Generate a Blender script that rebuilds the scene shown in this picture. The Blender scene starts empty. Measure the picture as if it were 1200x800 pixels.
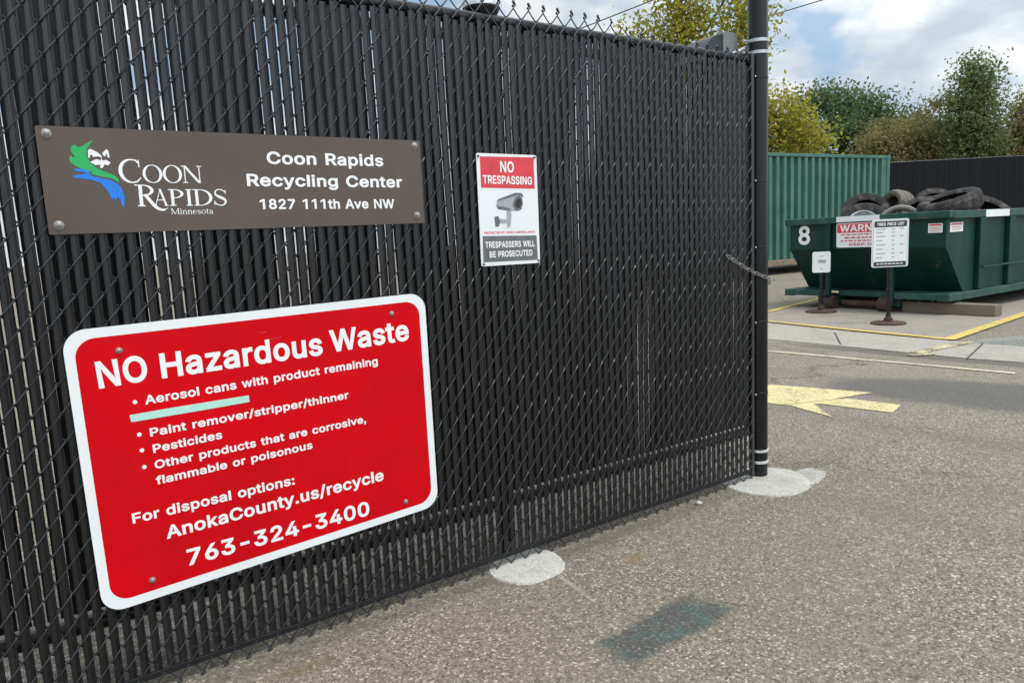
import bpy, math, random
from mathutils import Vector, Matrix, Euler
from mathutils.geometry import tessellate_polygon
R = math.radians
random.seed(7)
sc = bpy.context.scene
col = sc.collection

# ------------------------------------------------------------------ camera
CAM_H = 1.10
PITCH, ROLL, FPX = R(8.04), R(2.82), 840.0
cp, sp_, cr, sr = math.cos(PITCH), math.sin(PITCH), math.cos(ROLL), math.sin(ROLL)
right0, down0, fwd = Vector((1, 0, 0)), Vector((0, -sp_, -cp)), Vector((0, cp, -sp_))
rx = right0*cr + down0*sr
ry = right0*(-sr) + down0*cr
cam = bpy.data.cameras.new('camera')
cam.sensor_width = 36.0
cam.lens = FPX/1200.0*36.0
cam.clip_start = 0.05
cam.clip_end = 2000
co = bpy.data.objects.new('camera', cam); col.objects.link(co)
m3 = Matrix((rx, -ry, -fwd)).transposed()
co.matrix_world = Matrix.Translation((0, 0, CAM_H)) @ m3.to_4x4()
sc.camera = co

# ------------------------------------------------------------------ light
SUN_EL, SUN_AZ = 64.0, 125.0      # azimuth of the sun, clockwise from +Y (north)
sun = bpy.data.lights.new('sun', 'SUN'); sun.energy = 1.5; sun.angle = R(15); sun.color = (1.0, 0.95, 0.88)
so = bpy.data.objects.new('sun', sun); col.objects.link(so)
az, el = R(SUN_AZ), R(SUN_EL)
sdir = Vector((math.sin(az)*math.cos(el), math.cos(az)*math.cos(el), math.sin(el)))
so.rotation_euler = sdir.to_track_quat('Z', 'Y').to_euler()
so.location = sdir*60

world = bpy.data.worlds.new('World'); sc.world = world; world.use_nodes = True
nt = world.node_tree; N = nt.nodes; L = nt.links
for n in list(N): N.remove(n)
out = N.new('ShaderNodeOutputWorld'); bg = N.new('ShaderNodeBackground'); bg.inputs[1].default_value = 0.10
sky = N.new('ShaderNodeTexSky'); sky.sky_type = 'NISHITA'; sky.sun_disc = False
sky.sun_elevation = el; sky.sun_rotation = az; sky.air_density = 1.0; sky.dust_density = 1.2; sky.ozone_density = 1.0
tc = N.new('ShaderNodeTexCoord')
def vmap(scale, loc=(0, 0, 0)):
    m = N.new('ShaderNodeMapping'); m.inputs['Scale'].default_value = scale; m.inputs['Location'].default_value = loc
    L.new(tc.outputs['Generated'], m.inputs['Vector']); return m
def wnoise(scale, detail, rough, m, dist=0.0):
    n = N.new('ShaderNodeTexNoise'); n.inputs['Scale'].default_value = scale; n.inputs['Detail'].default_value = detail
    n.inputs['Roughness'].default_value = rough; n.inputs['Distortion'].default_value = dist
    L.new(m.outputs[0], n.inputs['Vector']); return n
def wramp(src, stops):
    r = N.new('ShaderNodeValToRGB'); e = r.color_ramp.elements
    while len(e) < len(stops): e.new(0.5)
    for k, (p, c) in enumerate(stops):
        e[k].position = p; e[k].color = (c, c, c, 1) if not isinstance(c, tuple) else c + (1,)
    L.new(src, r.inputs[0]); return r
mA = vmap((1, 1, 1.9), (0.35, 0.10, 0.62))
nA = wnoise(5.2, 8, 0.50, mA, 0.1)
cover = wramp(nA.outputs['Fac'], [(0.38, 0.15), (0.50, 1.0)])
mB = vmap((1, 1, 2.0), (2.1, 4.0, 0.3))
nB = wnoise(7.5, 9, 0.52, mB, 0.15)
shade = wramp(nB.outputs['Fac'], [(0.38, (4.3, 5.0, 5.6)), (0.49, (5.6, 6.1, 6.5)), (0.60, (7.6, 7.75, 7.8))])
sk2 = N.new('ShaderNodeMix'); sk2.data_type = 'RGBA'; sk2.inputs[0].default_value = 0.62
sk2.inputs[7].default_value = (3.0, 4.6, 6.4, 1)
L.new(sky.outputs[0], sk2.inputs[6])
mx = N.new('ShaderNodeMix'); mx.data_type = 'RGBA'
L.new(cover.outputs[0], mx.inputs[0]); L.new(sk2.outputs[2], mx.inputs[6]); L.new(shade.outputs[0], mx.inputs[7])
dt = N.new('ShaderNodeVectorMath'); dt.operation = 'DOT_PRODUCT'; L.new(tc.outputs['Generated'], dt.inputs[0]); dt.inputs[1].default_value = sdir
def wmath(op, a, b):
    q = N.new('ShaderNodeMath'); q.operation = op
    for k_, v in enumerate((a, b)):
        if isinstance(v, (int, float)): q.inputs[k_].default_value = v
        else: L.new(v, q.inputs[k_])
    return q.outputs[0]
glow = wmath('ADD', wmath('MULTIPLY', wmath('POWER', wmath('MAXIMUM', dt.outputs['Value'], 0.0), 1.3), 1.55), 1.0)   # clouds are brighter towards the sun
vm = N.new('ShaderNodeVectorMath'); vm.operation = 'SCALE'; L.new(mx.outputs[2], vm.inputs[0]); L.new(glow, vm.inputs['Scale'])
L.new(vm.outputs[0], bg.inputs[0])
L.new(bg.outputs[0], out.inputs[0])

sc.view_settings.view_transform = 'Standard'; sc.view_settings.look = 'None'
sc.view_settings.exposure = 0.30; sc.view_settings.gamma = 1.0; sc.view_settings.use_curve_mapping = False
sc.cycles.max_bounces = 8; sc.cycles.transparent_max_bounces = 8

# ------------------------------------------------------------------ materials
def new_mat(name):
    m = bpy.data.materials.new(name); m.use_nodes = True
    t = m.node_tree; b = t.nodes['Principled BSDF']; return m, t, b
def lin(c): return tuple(c) + (1,)
def mat(name, c, rough=0.5, metal=0.0, var=0.15, scale=6.0, bump=0.0, bscale=60.0, spec=0.5, c2=None, amt=0.5, detail=6, coord='Object', stretch=(1, 1, 1), rvar=0.1):
    """principled surface with noise wear: c mottled towards c2 (or a darker/lighter c)"""
    m, t, b = new_mat(name); n = t.nodes; l = t.links
    tcn = n.new('ShaderNodeTexCoord'); mp = n.new('ShaderNodeMapping'); mp.inputs['Scale'].default_value = stretch
    l.new(tcn.outputs[coord], mp.inputs[0])
    no = n.new('ShaderNodeTexNoise'); no.inputs['Scale'].default_value = scale; no.inputs['Detail'].default_value = detail; no.inputs['Roughness'].default_value = 0.62
    l.new(mp.outputs[0], no.inputs['Vector'])
    rp = n.new('ShaderNodeValToRGB'); e = rp.color_ramp.elements
    if c2 is None:
        e[0].position, e[1].position = 0.3, 0.7
        e[0].color = lin([v*(1-var) for v in c]); e[1].color = lin([min(1, v*(1+var)) for v in c])
    else:
        e[0].position, e[1].position = amt, min(1, amt+0.16)
        e[0].color = lin(c); e[1].color = lin(c2)
    l.new(no.outputs['Fac'], rp.inputs[0]); l.new(rp.outputs[0], b.inputs['Base Color'])
    mr = n.new('ShaderNodeMapRange'); mr.inputs[1].default_value = 0.3; mr.inputs[2].default_value = 0.7
    mr.inputs[3].default_value = max(0.02, rough-rvar); mr.inputs[4].default_value = min(1, rough+rvar)
    l.new(no.outputs['Fac'], mr.inputs[0]); l.new(mr.outputs[0], b.inputs['Roughness'])
    b.inputs['Metallic'].default_value = metal; b.inputs['Specular IOR Level'].default_value = spec
    if bump:
        n2 = n.new('ShaderNodeTexNoise'); n2.inputs['Scale'].default_value = bscale; n2.inputs['Detail'].default_value = 4
        l.new(mp.outputs[0], n2.inputs['Vector'])
        bp = n.new('ShaderNodeBump'); bp.inputs['Strength'].default_value = bump; bp.inputs['Distance'].default_value = 0.01
        l.new(n2.outputs['Fac'], bp.inputs['Height']); l.new(bp.outputs[0], b.inputs['Normal'])
    return m

class Sh:
    """small node-graph helper for the ground shaders (world position based)"""
    def __init__(s, name):
        s.m, s.t, s.b = new_mat(name); s.n = s.t.nodes; s.l = s.t.links
        g = s.n.new('ShaderNodeNewGeometry'); s.pos = g.outputs['Position']
    def noise(s, scale, detail=4, rough=0.55, vec=None):
        n = s.n.new('ShaderNodeTexNoise'); n.inputs['Scale'].default_value = scale; n.inputs['Detail'].default_value = detail; n.inputs['Roughness'].default_value = rough
        s.l.new(vec or s.pos, n.inputs['Vector']); return n.outputs['Fac']
    def vor(s, scale, feat='F1'):
        n = s.n.new('ShaderNodeTexVoronoi'); n.inputs['Scale'].default_value = scale; n.feature = feat
        s.l.new(s.pos, n.inputs['Vector']); return n
    def math(s, op, a, b=None, clamp=False):
        n = s.n.new('ShaderNodeMath'); n.operation = op; n.use_clamp = clamp
        for k, v in enumerate((a, b)):
            if v is None: continue
            if isinstance(v, (int, float)): n.inputs[k].default_value = v
            else: s.l.new(v, n.inputs[k])
        return n.outputs[0]
    def rng(s, v, a, b, c=0.0, d=1.0):
        n = s.n.new('ShaderNodeMapRange'); n.interpolation_type = 'SMOOTHSTEP'
        for k, x in enumerate((a, b, c, d)): n.inputs[k+1].default_value = x
        s.l.new(v, n.inputs[0]); return n.outputs[0]
    def ramp(s, v, stops, const=False):
        r = s.n.new('ShaderNodeValToRGB'); e = r.color_ramp.elements
        if const: r.color_ramp.interpolation = 'CONSTANT'
        while len(e) < len(stops): e.new(0.5)
        for k, (p, c) in enumerate(stops): e[k].position = p; e[k].color = lin(c)
        s.l.new(v, r.inputs[0]); return r.outputs[0]
    def mix(s, f, a, b, mode='MIX'):
        n = s.n.new('ShaderNodeMix'); n.data_type = 'RGBA'; n.blend_type = mode
        for k, v in ((0, f), (6, a), (7, b)):
            if isinstance(v, (int, float)): n.inputs[k].default_value = v
            elif isinstance(v, tuple): n.inputs[k].default_value = lin(v)
            else: s.l.new(v, n.inputs[k])
        return n.outputs[2]
    def ellipse(s, cx, cy, ang, rx, ry, nscale, namt, soft=0.35, box=False):
        """soft noisy mask of an ellipse lying on the ground"""
        mp = s.n.new('ShaderNodeMapping'); mp.vector_type = 'TEXTURE'
        mp.inputs['Location'].default_value = (cx, cy, 0); mp.inputs['Rotation'].default_value = (0, 0, ang); mp.inputs['Scale'].default_value = (rx, ry, 1000)
        s.l.new(s.pos, mp.inputs[0])
        ln = s.n.new('ShaderNodeVectorMath'); ln.operation = 'LENGTH'; s.l.new(mp.outputs[0], ln.inputs[0])
        nz = s.math('MULTIPLY', s.math('SUBTRACT', s.noise(nscale, 6, 0.65), 0.5), namt)
        dist = ln.outputs['Value']
        if box:
            sx = s.n.new('ShaderNodeSeparateXYZ'); s.l.new(mp.outputs[0], sx.inputs[0])
            dist = s.math('MAXIMUM', s.math('ABSOLUTE', sx.outputs[0]), s.math('ABSOLUTE', sx.outputs[1]))
        return s.rng(s.math('ADD', dist, nz), 1.0+soft*0.5, 1.0-soft)
    def bump(s, h, strength, dist):
        bp = s.n.new('ShaderNodeBump'); bp.inputs['Strength'].default_value = strength; bp.inputs['Distance'].default_value = dist
        s.l.new(h, bp.inputs['Height']); s.l.new(bp.outputs[0], s.b.inputs['Normal'])
    def fin(s, c, rough=0.9):
        s.l.new(c, s.b.inputs['Base Color'])
        if isinstance(rough, float): s.b.inputs['Roughness'].default_value = rough
        else: s.l.new(rough, s.b.inputs['Roughness'])
        s.b.inputs['Specular IOR Level'].default_value = 0.3
        return s.m

P0x, P0y = (0.8025,2.8857,0)[:2]
def asphalt_material():
    s = Sh('weathered_asphalt')
    v1 = s.vor(185); sep = s.n.new('ShaderNodeSeparateColor'); s.l.new(v1.outputs['Color'], sep.inputs[0])
    chips = s.ramp(sep.outputs[0], [(0.0, (0.0904, 0.0790, 0.0638)), (0.16, (0.1632, 0.1395, 0.1110)), (0.45, (0.2224, 0.1899, 0.1470)), (0.72, (0.2960, 0.2519, 0.1973)), (0.86, (0.3976, 0.3472, 0.2752)), (0.955, (0.6024, 0.5441, 0.4432))], True)
    v2 = s.vor(115); sep2 = s.n.new('ShaderNodeSeparateColor'); s.l.new(v2.outputs['Color'], sep2.inputs[0])
    chips2 = s.ramp(sep2.outputs[1], [(0.0, (0.1080, 0.0953, 0.0772)), (0.3, (0.1984, 0.1697, 0.1320)), (0.62, (0.2712, 0.2317, 0.1800)), (0.93, (0.5064, 0.4464, 0.3548))], True)
    c = s.mix(s.rng(s.noise(60, 3), 0.45, 0.6), chips, chips2)
    c = s.mix(0.04, c, (0.1880, 0.1643, 0.1357))
    c = s.mix(s.rng(s.noise(1.7, 5), 0.35, 0.7, 0.0, 0.30), c, (0.1864, 0.1566, 0.1207))
    c = s.mix(s.rng(s.noise(0.45, 4), 0.45, 0.75, 0.0, 0.35), c, (0.3136, 0.2728, 0.2115))
    # darker repair strip in the lane, tyre-worn
    pat = s.ellipse(3.05, 4.28, R(-38), 1.15, 0.44, 3.0, 0.5, 0.25)
    fine = s.mix(s.rng(s.noise(220, 2), 0.35, 0.65), (0.0656, 0.0620, 0.0585), (0.1200, 0.1124, 0.1035))
    c = s.mix(s.math('MULTIPLY', pat, 0.75), c, fine)
    dr = s.ellipse(3.35, 5.75, R(-53), 1.25, 0.13, 4.0, 0.6, 0.4)
    c = s.mix(s.math('MULTIPLY', dr, 0.6), c, (0.0800, 0.0713, 0.0638))
    # teal paint spill near the fence
    st = s.ellipse(0.39, 1.885, R(37), 0.222, 0.078, 13, 0.95, 0.30, True)
    cov = s.math('MULTIPLY', st, s.rng(s.noise(95, 3), 0.30, 0.60, 0.50, 0.93))
    teal = s.mix(s.rng(s.noise(17, 4), 0.46, 0.64), (0.066, 0.072, 0.068), (0.052, 0.098, 0.092))
    c = s.mix(cov, c, teal)
    for (tx, ty, ta, tl, tw, ts) in ((2.55, 3.15, -50, 2.6, 0.13, 0.22), (3.35, 3.9, -50, 2.6, 0.13, 0.20), (1.65, 2.35, -47, 1.4, 0.10, 0.16)):
        c = s.mix(s.math('MULTIPLY', s.ellipse(tx, ty, R(ta), tl, tw, 2.5, 0.9, 0.9), ts), c, (0.0935, 0.0875, 0.0816))
    for (tx, ty, tr_, ts) in ((1.55, 1.95, 0.035, 0.5), (1.1, 2.35, 0.02, 0.45), (2.2, 2.75, 0.05, 0.4), (1.9, 3.5, 0.03, 0.5), (0.95, 1.75, 0.016, 0.5)):
        c = s.mix(s.math('MULTIPLY', s.ellipse(tx, ty, 0.4, tr_, tr_*0.7, 30, 1.0, 0.8), ts), c, (0.0595, 0.0553, 0.0510))
    # dirt gathered along the foot of the fence
    gx, gy = P0x-0.95*0.83+0.025, P0y-0.95*0.558-0.03
    dirt = s.ellipse(gx, gy, R(33.9), 1.75, 0.045, 22, 1.5, 1.0, True)
    c = s.mix(s.math('MULTIPLY', dirt, 0.55), c, (0.0978, 0.0850, 0.0663))
    # small rusty and mossy stains
    o1 = s.ellipse(0.39, 2.325, R(60), 0.05, 0.035, 40, 1.0, 0.7)
    c = s.mix(s.math('MULTIPLY', o1, 0.6), c, (0.2550, 0.1445, 0.0638))
    o2 = s.ellipse(-0.60, 1.77, R(30), 0.10, 0.03, 30, 1.2, 0.8)
    c = s.mix(s.math('MULTIPLY', o2, 0.5), c, (0.1275, 0.1148, 0.0425))
    o3 = s.ellipse(0.15, 2.17, R(-62), 0.13, 0.010, 60, 0.9, 0.9)
    c = s.mix(s.math('MULTIPLY', o3, 0.4), c, (0.4675, 0.4505, 0.4165))
    o4 = s.ellipse(0.63, 1.99, R(-25), 0.07, 0.006, 60, 0.9, 0.9)
    c = s.mix(s.math('MULTIPLY', o4, 0.6), c, (0.0595, 0.0553, 0.0510))
    # hairline cracks
    wv = s.vor(0.42, 'DISTANCE_TO_EDGE')
    wr = s.n.new('ShaderNodeVectorMath'); wr.operation = 'MULTIPLY_ADD'
    nzc = s.n.new('ShaderNodeTexNoise'); nzc.inputs['Scale'].default_value = 2.2; nzc.inputs['Detail'].default_value = 8; nzc.inputs['Roughness'].default_value = 0.7
    s.l.new(s.pos, nzc.inputs['Vector']); s.l.new(nzc.outputs['Color'], wr.inputs[0]); wr.inputs[1].default_value = (1.2, 1.2, 0); s.l.new(s.pos, wr.inputs[2])
    s.l.new(wr.outputs[0], wv.inputs['Vector'])
    ck = s.math('MULTIPLY', s.rng(wv.outputs['Distance'], 0.0045, 0.0005), s.rng(s.noise(0.7, 3), 0.42, 0.52))
    c = s.mix(s.math('MULTIPLY', ck, 0.7), c, (0.05, 0.046, 0.042))
    h = s.math('SUBTRACT', s.math('MULTIPLY', sep.outputs[0], 0.5), s.math('ADD', v1.outputs['Distance'], s.math('MULTIPLY', ck, 2.0)))
    s.bump(h, 0.5, 0.004)
    return s.fin(c, 0.92)

def concrete_material(name, c, dark, speck=90):
    s = Sh(name)
    k = s.mix(s.rng(s.noise(speck, 4), 0.3, 0.7), tuple(v*0.78 for v in c), tuple(min(1, v*1.18) for v in c))
    k = s.mix(s.rng(s.noise(2.4, 6, 0.65), 0.45, 0.72, 0, 0.6), k, dark)
    k = s.mix(s.rng(s.noise(26, 7, 0.7), 0.50, 0.68, 0, 0.7), k, dark)
    s.bump(s.noise(160, 4), 0.35, 0.003)
    return s.fin(k, 0.9)

def paint_on_asphalt(name, c, wear, lo=0.44, hi=0.56, crack=None):
    s = Sh(name)
    w = s.math('ADD', s.math('MULTIPLY', s.noise(75, 4, 0.65), 0.6), s.math('MULTIPLY', s.noise(5, 5), 0.4))
    v = s.vor(135); sep = s.n.new('ShaderNodeSeparateColor'); s.l.new(v.outputs['Color'], sep.inputs[0])
    asp = s.ramp(sep.outputs[0], [(0.0, (0.10, 0.09, 0.08)), (0.5, (0.19, 0.17, 0.145)), (0.85, (0.34, 0.31, 0.27))], True)
    k = s.mix(s.rng(s.noise(30, 4), 0.35, 0.65), tuple(x*0.82 for x in c), c)
    k = s.mix(s.math('MULTIPLY', s.rng(w, lo, hi), wear), k, asp)
    if crack:
        k = s.mix(s.math('MULTIPLY', s.ellipse(*crack, 9, 1.4, 1.2), 0.9), k, (0.10, 0.09, 0.08))
    s.bump(sep.outputs[0], 0.3, 0.003)
    return s.fin(k, 0.85)

def leaf_mat(name, cols, trans=0.45):
    m, t, b = new_mat(name); n = t.nodes; l = t.links
    g = n.new('ShaderNodeNewGeometry'); r = n.new('ShaderNodeValToRGB'); e = r.color_ramp.elements
    while len(e) < len(cols): e.new(0.5)
    for k, c in enumerate(cols): e[k].position = k/(len(cols)-1); e[k].color = lin(c)
    l.new(g.outputs['Random Per Island'], r.inputs[0]); l.new(r.outputs[0], b.inputs['Base Color'])
    b.inputs['Roughness'].default_value = 0.55; b.inputs['Specular IOR Level'].default_value = 0.3
    tr = n.new('ShaderNodeBsdfTranslucent'); l.new(r.outputs[0], tr.inputs[0])
    mxs = n.new('ShaderNodeMixShader'); mxs.inputs[0].default_value = trans
    o = n['Material Output']; l.new(b.outputs[0], mxs.inputs[1]); l.new(tr.outputs[0], mxs.inputs[2]); l.new(mxs.outputs[0], o.inputs[0])
    return m

M = dict(
    slat_back=mat('dark_gate_slat', (0.010, 0.011, 0.012), 0.6, 0, 0.3, 5, stretch=(30, 30, 1.5), spec=0.3),
    wire=mat('black_vinyl_wire', (0.026, 0.028, 0.031), 0.42, 0, 0.3, 20, spec=0.55),
    post=mat('black_coated_steel', (0.007, 0.0076, 0.009), 0.24, 0, 0.25, 9, 0.04, 200, 0.4),
    galv=mat('galvanised_steel', (0.52, 0.53, 0.54), 0.42, 0.75, 0.25, 40),
    bright=mat('bright_aluminium_tie', (0.75, 0.76, 0.77), 0.35, 0.6, 0.15, 40),
    letter=mat('white_vinyl_lettering', (0.84, 0.84, 0.83), 0.45, 0, 0.03, 30),
    pink=mat('faded_red_print', (0.66, 0.045, 0.06), 0.5, 0, 0.15, 20),
    black=mat('black_print', (0.022, 0.022, 0.024), 0.5, 0, 0.2, 30),
    grey=mat('grey_print', (0.36, 0.37, 0.38), 0.5, 0, 0.12, 30),
    midgrey=mat('dark_grey_print', (0.13, 0.135, 0.14), 0.5, 0, 0.2, 30),
    mint=mat('pale_mint_tape', (0.43, 0.72, 0.62), 0.5, 0, 0.10, 60, c2=(0.62, 0.78, 0.70), amt=0.56),
    logo_green=mat('logo_green', (0.012, 0.40, 0.10), 0.4, 0, 0.06, 30),
    logo_blue=mat('logo_blue', (0.008, 0.19, 0.72), 0.4, 0, 0.06, 30),
    bolt=mat('dull_bolt_steel', (0.30, 0.29, 0.275), 0.45, 0.5, 0.3, 300),
    rust=mat('rusty_steel', (0.055, 0.032, 0.024), 0.85, 0.1, 0.3, 14, 0.3, 60, c2=(0.12, 0.068, 0.048), amt=0.5),
    rustpaint=mat('dusty_rusted_rail', (0.26, 0.17, 0.12), 0.85, 0, 0.3, 6, c2=(0.05, 0.12, 0.09), amt=0.5),
    rubber=mat('worn_tyre_rubber', (0.032, 0.030, 0.029), 0.85, 0, 0.3, 9, 0.1, 60, 0.2, c2=(0.105, 0.098, 0.089), amt=0.48),
    dusty=mat('dusty_tyre_rubber', (0.17, 0.15, 0.12), 0.9, 0, 0.3, 10, 0.15, 60, 0.2, c2=(0.09, 0.08, 0.068), amt=0.54),
    paler=mat('grey_tyre_rubber', (0.26, 0.24, 0.22), 0.85, 0, 0.25, 8, 0.1, 60, 0.2, c2=(0.14, 0.13, 0.12), amt=0.55),
    timber=mat('weathered_timber', (0.20, 0.165, 0.125), 0.85, 0, 0.3, 8, 0.3, 40, 0.2, stretch=(1, 14, 14), c2=(0.14, 0.115, 0.09), amt=0.55),
    hood=mat('black_plastic_hood', (0.025, 0.028, 0.032), 0.45, 0, 0.2, 14),
    hoodgrey=mat('grey_hood_plate', (0.19, 0.21, 0.21), 0.55, 0, 0.15, 18),
    backslat=mat('far_black_slat', (0.009, 0.0098, 0.0115), 0.6, 0, 0.3, 1.5, spec=0.15, stretch=(4, 4, 0.4)),
    bark=mat('grey_brown_bark', (0.11, 0.088, 0.068), 0.9, 0, 0.35, 5, 0.5, 20, 0.2),
    cable=mat('dark_cable', (0.05, 0.05, 0.055), 0.6, 0, 0.1, 10),
    stone=mat('pale_stone', (0.50, 0.47, 0.42), 0.85, 0, 0.2, 90),
)
def slat_material():
    m, t, b = new_mat('black_pvc_slat'); n = t.nodes; l = t.links
    g = n.new('ShaderNodeNewGeometry'); tcn = n.new('ShaderNodeTexCoord')
    mp = n.new('ShaderNodeMapping'); mp.inputs['Scale'].default_value = (60, 60, 1.4); l.new(tcn.outputs['Object'], mp.inputs[0])
    st = n.new('ShaderNodeTexNoise'); st.inputs['Scale'].default_value = 4; st.inputs['Detail'].default_value = 6; l.new(mp.outputs[0], st.inputs['Vector'])
    base = n.new('ShaderNodeValToRGB'); e = base.color_ramp.elements; e[0].color = (0.0030, 0.0035, 0.0042, 1); e[1].color = (0.0097, 0.0111, 0.0128, 1)
    e.new(0.9).color = (0.0067, 0.0077, 0.0090, 1)
    l.new(g.outputs['Random Per Island'], base.inputs[0])
    streak = n.new('ShaderNodeMapRange'); streak.inputs[1].default_value = 0.35; streak.inputs[2].default_value = 0.72; streak.inputs[3].default_value = 0.0; streak.inputs[4].default_value = 0.35; l.new(st.outputs['Fac'], streak.inputs[0])
    m1 = n.new('ShaderNodeMix'); m1.data_type = 'RGBA'; l.new(streak.outputs[0], m1.inputs[0]); l.new(base.outputs[0], m1.inputs[6]); m1.inputs[7].default_value = (0.0165, 0.0180, 0.0203, 1)
    # dirt splashed up from the ground and scattered scuffs
    sp = n.new('ShaderNodeTexNoise'); sp.inputs['Scale'].default_value = 55; sp.inputs['Detail'].default_value = 5; sp.inputs['Roughness'].default_value = 0.7; l.new(tcn.outputs['Object'], sp.inputs['Vector'])
    xyz = n.new('ShaderNodeSeparateXYZ'); l.new(tcn.outputs['Object'], xyz.inputs[0])
    hgt = n.new('ShaderNodeMapRange'); hgt.inputs[1].default_value = 0.0; hgt.inputs[2].default_value = 0.28; hgt.inputs[3].default_value = 0.11; hgt.inputs[4].default_value = -0.03; l.new(xyz.outputs[2], hgt.inputs[0])
    ad = n.new('ShaderNodeMath'); ad.operation = 'ADD'; l.new(sp.outputs['Fac'], ad.inputs[0]); l.new(hgt.outputs[0], ad.inputs[1])
    dm = n.new('ShaderNodeMapRange'); dm.inputs[1].default_value = 0.60; dm.inputs[2].default_value = 0.74; dm.inputs[3].default_value = 0; dm.inputs[4].default_value = 0.5; l.new(ad.outputs[0], dm.inputs[0])
    m2 = n.new('ShaderNodeMix'); m2.data_type = 'RGBA'; l.new(dm.outputs[0], m2.inputs[0]); l.new(m1.outputs[2], m2.inputs[6]); m2.inputs[7].default_value = (0.0450, 0.0435, 0.0405, 1)
    l.new(m2.outputs[2], b.inputs['Base Color'])
    ro = n.new('ShaderNodeMapRange'); ro.inputs[1].default_value = 0.3; ro.inputs[2].default_value = 0.7; ro.inputs[3].default_value = 0.20; ro.inputs[4].default_value = 0.36; l.new(st.outputs['Fac'], ro.inputs[0])
    rs = n.new('ShaderNodeMath'); rs.operation = 'ADD'; l.new(ro.outputs[0], rs.inputs[0]); l.new(dm.outputs[0], rs.inputs[1]); l.new(rs.outputs[0], b.inputs['Roughness'])
    b.inputs['Specular IOR Level'].default_value = 0.62
    return m
M['slat'] = slat_material()
def worn_paint(name, c, c2, rough, spec, rust=(0.16, 0.075, 0.04), amount=0.66, scale=5.0, streak=0.35, light=(0.12, 0.16, 0.14)):
    """old machine paint: mottled, vertical run-off streaks, chips of rust and pale scuffs"""
    m, t, b = new_mat(name); n = t.nodes; l = t.links
    tcn = n.new('ShaderNodeTexCoord')
    def noise(sc_, det, ro_, stretch=None):
        q = n.new('ShaderNodeTexNoise'); q.inputs['Scale'].default_value = sc_; q.inputs['Detail'].default_value = det; q.inputs['Roughness'].default_value = ro_
        if stretch:
            mp = n.new('ShaderNodeMapping'); mp.inputs['Scale'].default_value = stretch; l.new(tcn.outputs['Object'], mp.inputs[0]); l.new(mp.outputs[0], q.inputs['Vector'])
        else: l.new(tcn.outputs['Object'], q.inputs['Vector'])
        return q.outputs['Fac']
    def rng(v, a, bb, lo, hi):
        q = n.new('ShaderNodeMapRange'); q.inputs[1].default_value = a; q.inputs[2].default_value = bb; q.inputs[3].default_value = lo; q.inputs[4].default_value = hi; l.new(v, q.inputs[0]); return q.outputs[0]
    def mix(f, a, bb):
        q = n.new('ShaderNodeMix'); q.data_type = 'RGBA'; l.new(f, q.inputs[0])
        for k_, v in ((6, a), (7, bb)):
            if isinstance(v, tuple): q.inputs[k_].default_value = v+(1,)
            else: l.new(v, q.inputs[k_])
        return q.outputs[2]
    k = mix(rng(noise(scale*0.5, 6, 0.6), 0.38, 0.64, 0, 1), c, c2)
    k = mix(rng(noise(7, 5, 0.6, (1, 1, 0.09)), 0.50, 0.72, 0, streak), k, light)
    k = mix(rng(noise(scale*7, 5, 0.7), amount+0.02, amount+0.06, 0, 0.55), k, light)
    rm_ = rng(noise(scale*2.2, 9, 0.72), amount, amount+0.05, 0, 0.9)
    k = mix(rm_, k, rust)
    l.new(k, b.inputs['Base Color'])
    q = n.new('ShaderNodeMath'); q.operation = 'MULTIPLY_ADD'; l.new(rm_, q.inputs[0]); q.inputs[1].default_value = 0.4; q.inputs[2].default_value = rough; l.new(q.outputs[0], b.inputs['Roughness'])
    b.inputs['Specular IOR Level'].default_value = spec
    bp = n.new('ShaderNodeBump'); bp.inputs['Strength'].default_value = 0.25; bp.inputs['Distance'].default_value = 0.02; l.new(noise(2.2, 3, 0.5), bp.inputs['Height']); l.new(bp.outputs[0], b.inputs['Normal'])
    return m
M['red'] = worn_paint('red_sign_sheet', (0.6466, 0.0000, 0.0048), (0.5258, 0.0008, 0.0056), 0.5, 0.12, (0.3392, 0.0240, 0.0240), 0.71, 6.0, 0.08, (0.5597, 0.0240, 0.0240))
M['white'] = worn_paint('white_sign_sheet', (0.80, 0.82, 0.82), (0.75, 0.775, 0.775), 0.45, 0.3, (0.50, 0.47, 0.42), 0.71, 6.0, 0.16, (0.64, 0.645, 0.63))
M['brown'] = worn_paint('brown_sign_sheet', (0.0909, 0.0673, 0.0534), (0.1024, 0.0778, 0.0632), 0.42, 0.4, (0.1611, 0.1311, 0.1052), 0.71, 7.0, 0.14, (0.1421, 0.1180, 0.0972))
M['bin'] = worn_paint('dark_green_bin_paint', (0.0022, 0.0326, 0.0237), (0.0059, 0.0444, 0.0340), 0.5, 0.22, amount=0.63, streak=0.16, light=(0.0444, 0.0740, 0.0629))
M['bin_light'] = worn_paint('worn_green_bin_paint', (0.0048, 0.0496, 0.0368), (0.0240, 0.0800, 0.0640), 0.48, 0.3, amount=0.60, streak=0.25)
M['contain'] = worn_paint('container_green_paint', (0.0378, 0.1260, 0.0941), (0.0672, 0.1638, 0.1277), 0.5, 0.35, amount=0.66, scale=3.0, streak=0.30, light=(0.1344, 0.2184, 0.1806))
M['asphalt'] = asphalt_material()
M['chain'] = mat('dull_chain_steel', (0.27, 0.265, 0.255), 0.5, 0.6, 0.3, 90)
M['joint'] = mat('dark_joint_filler', (0.06, 0.055, 0.05), 0.9, 0, 0.3, 30)
M['footing'] = concrete_material('pale_footing_concrete', (0.50, 0.49, 0.435), (0.29, 0.275, 0.24), 120)
M['spill'] = concrete_material('crumbled_footing_crust', (0.42, 0.41, 0.365), (0.22, 0.205, 0.175), 70)
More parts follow.
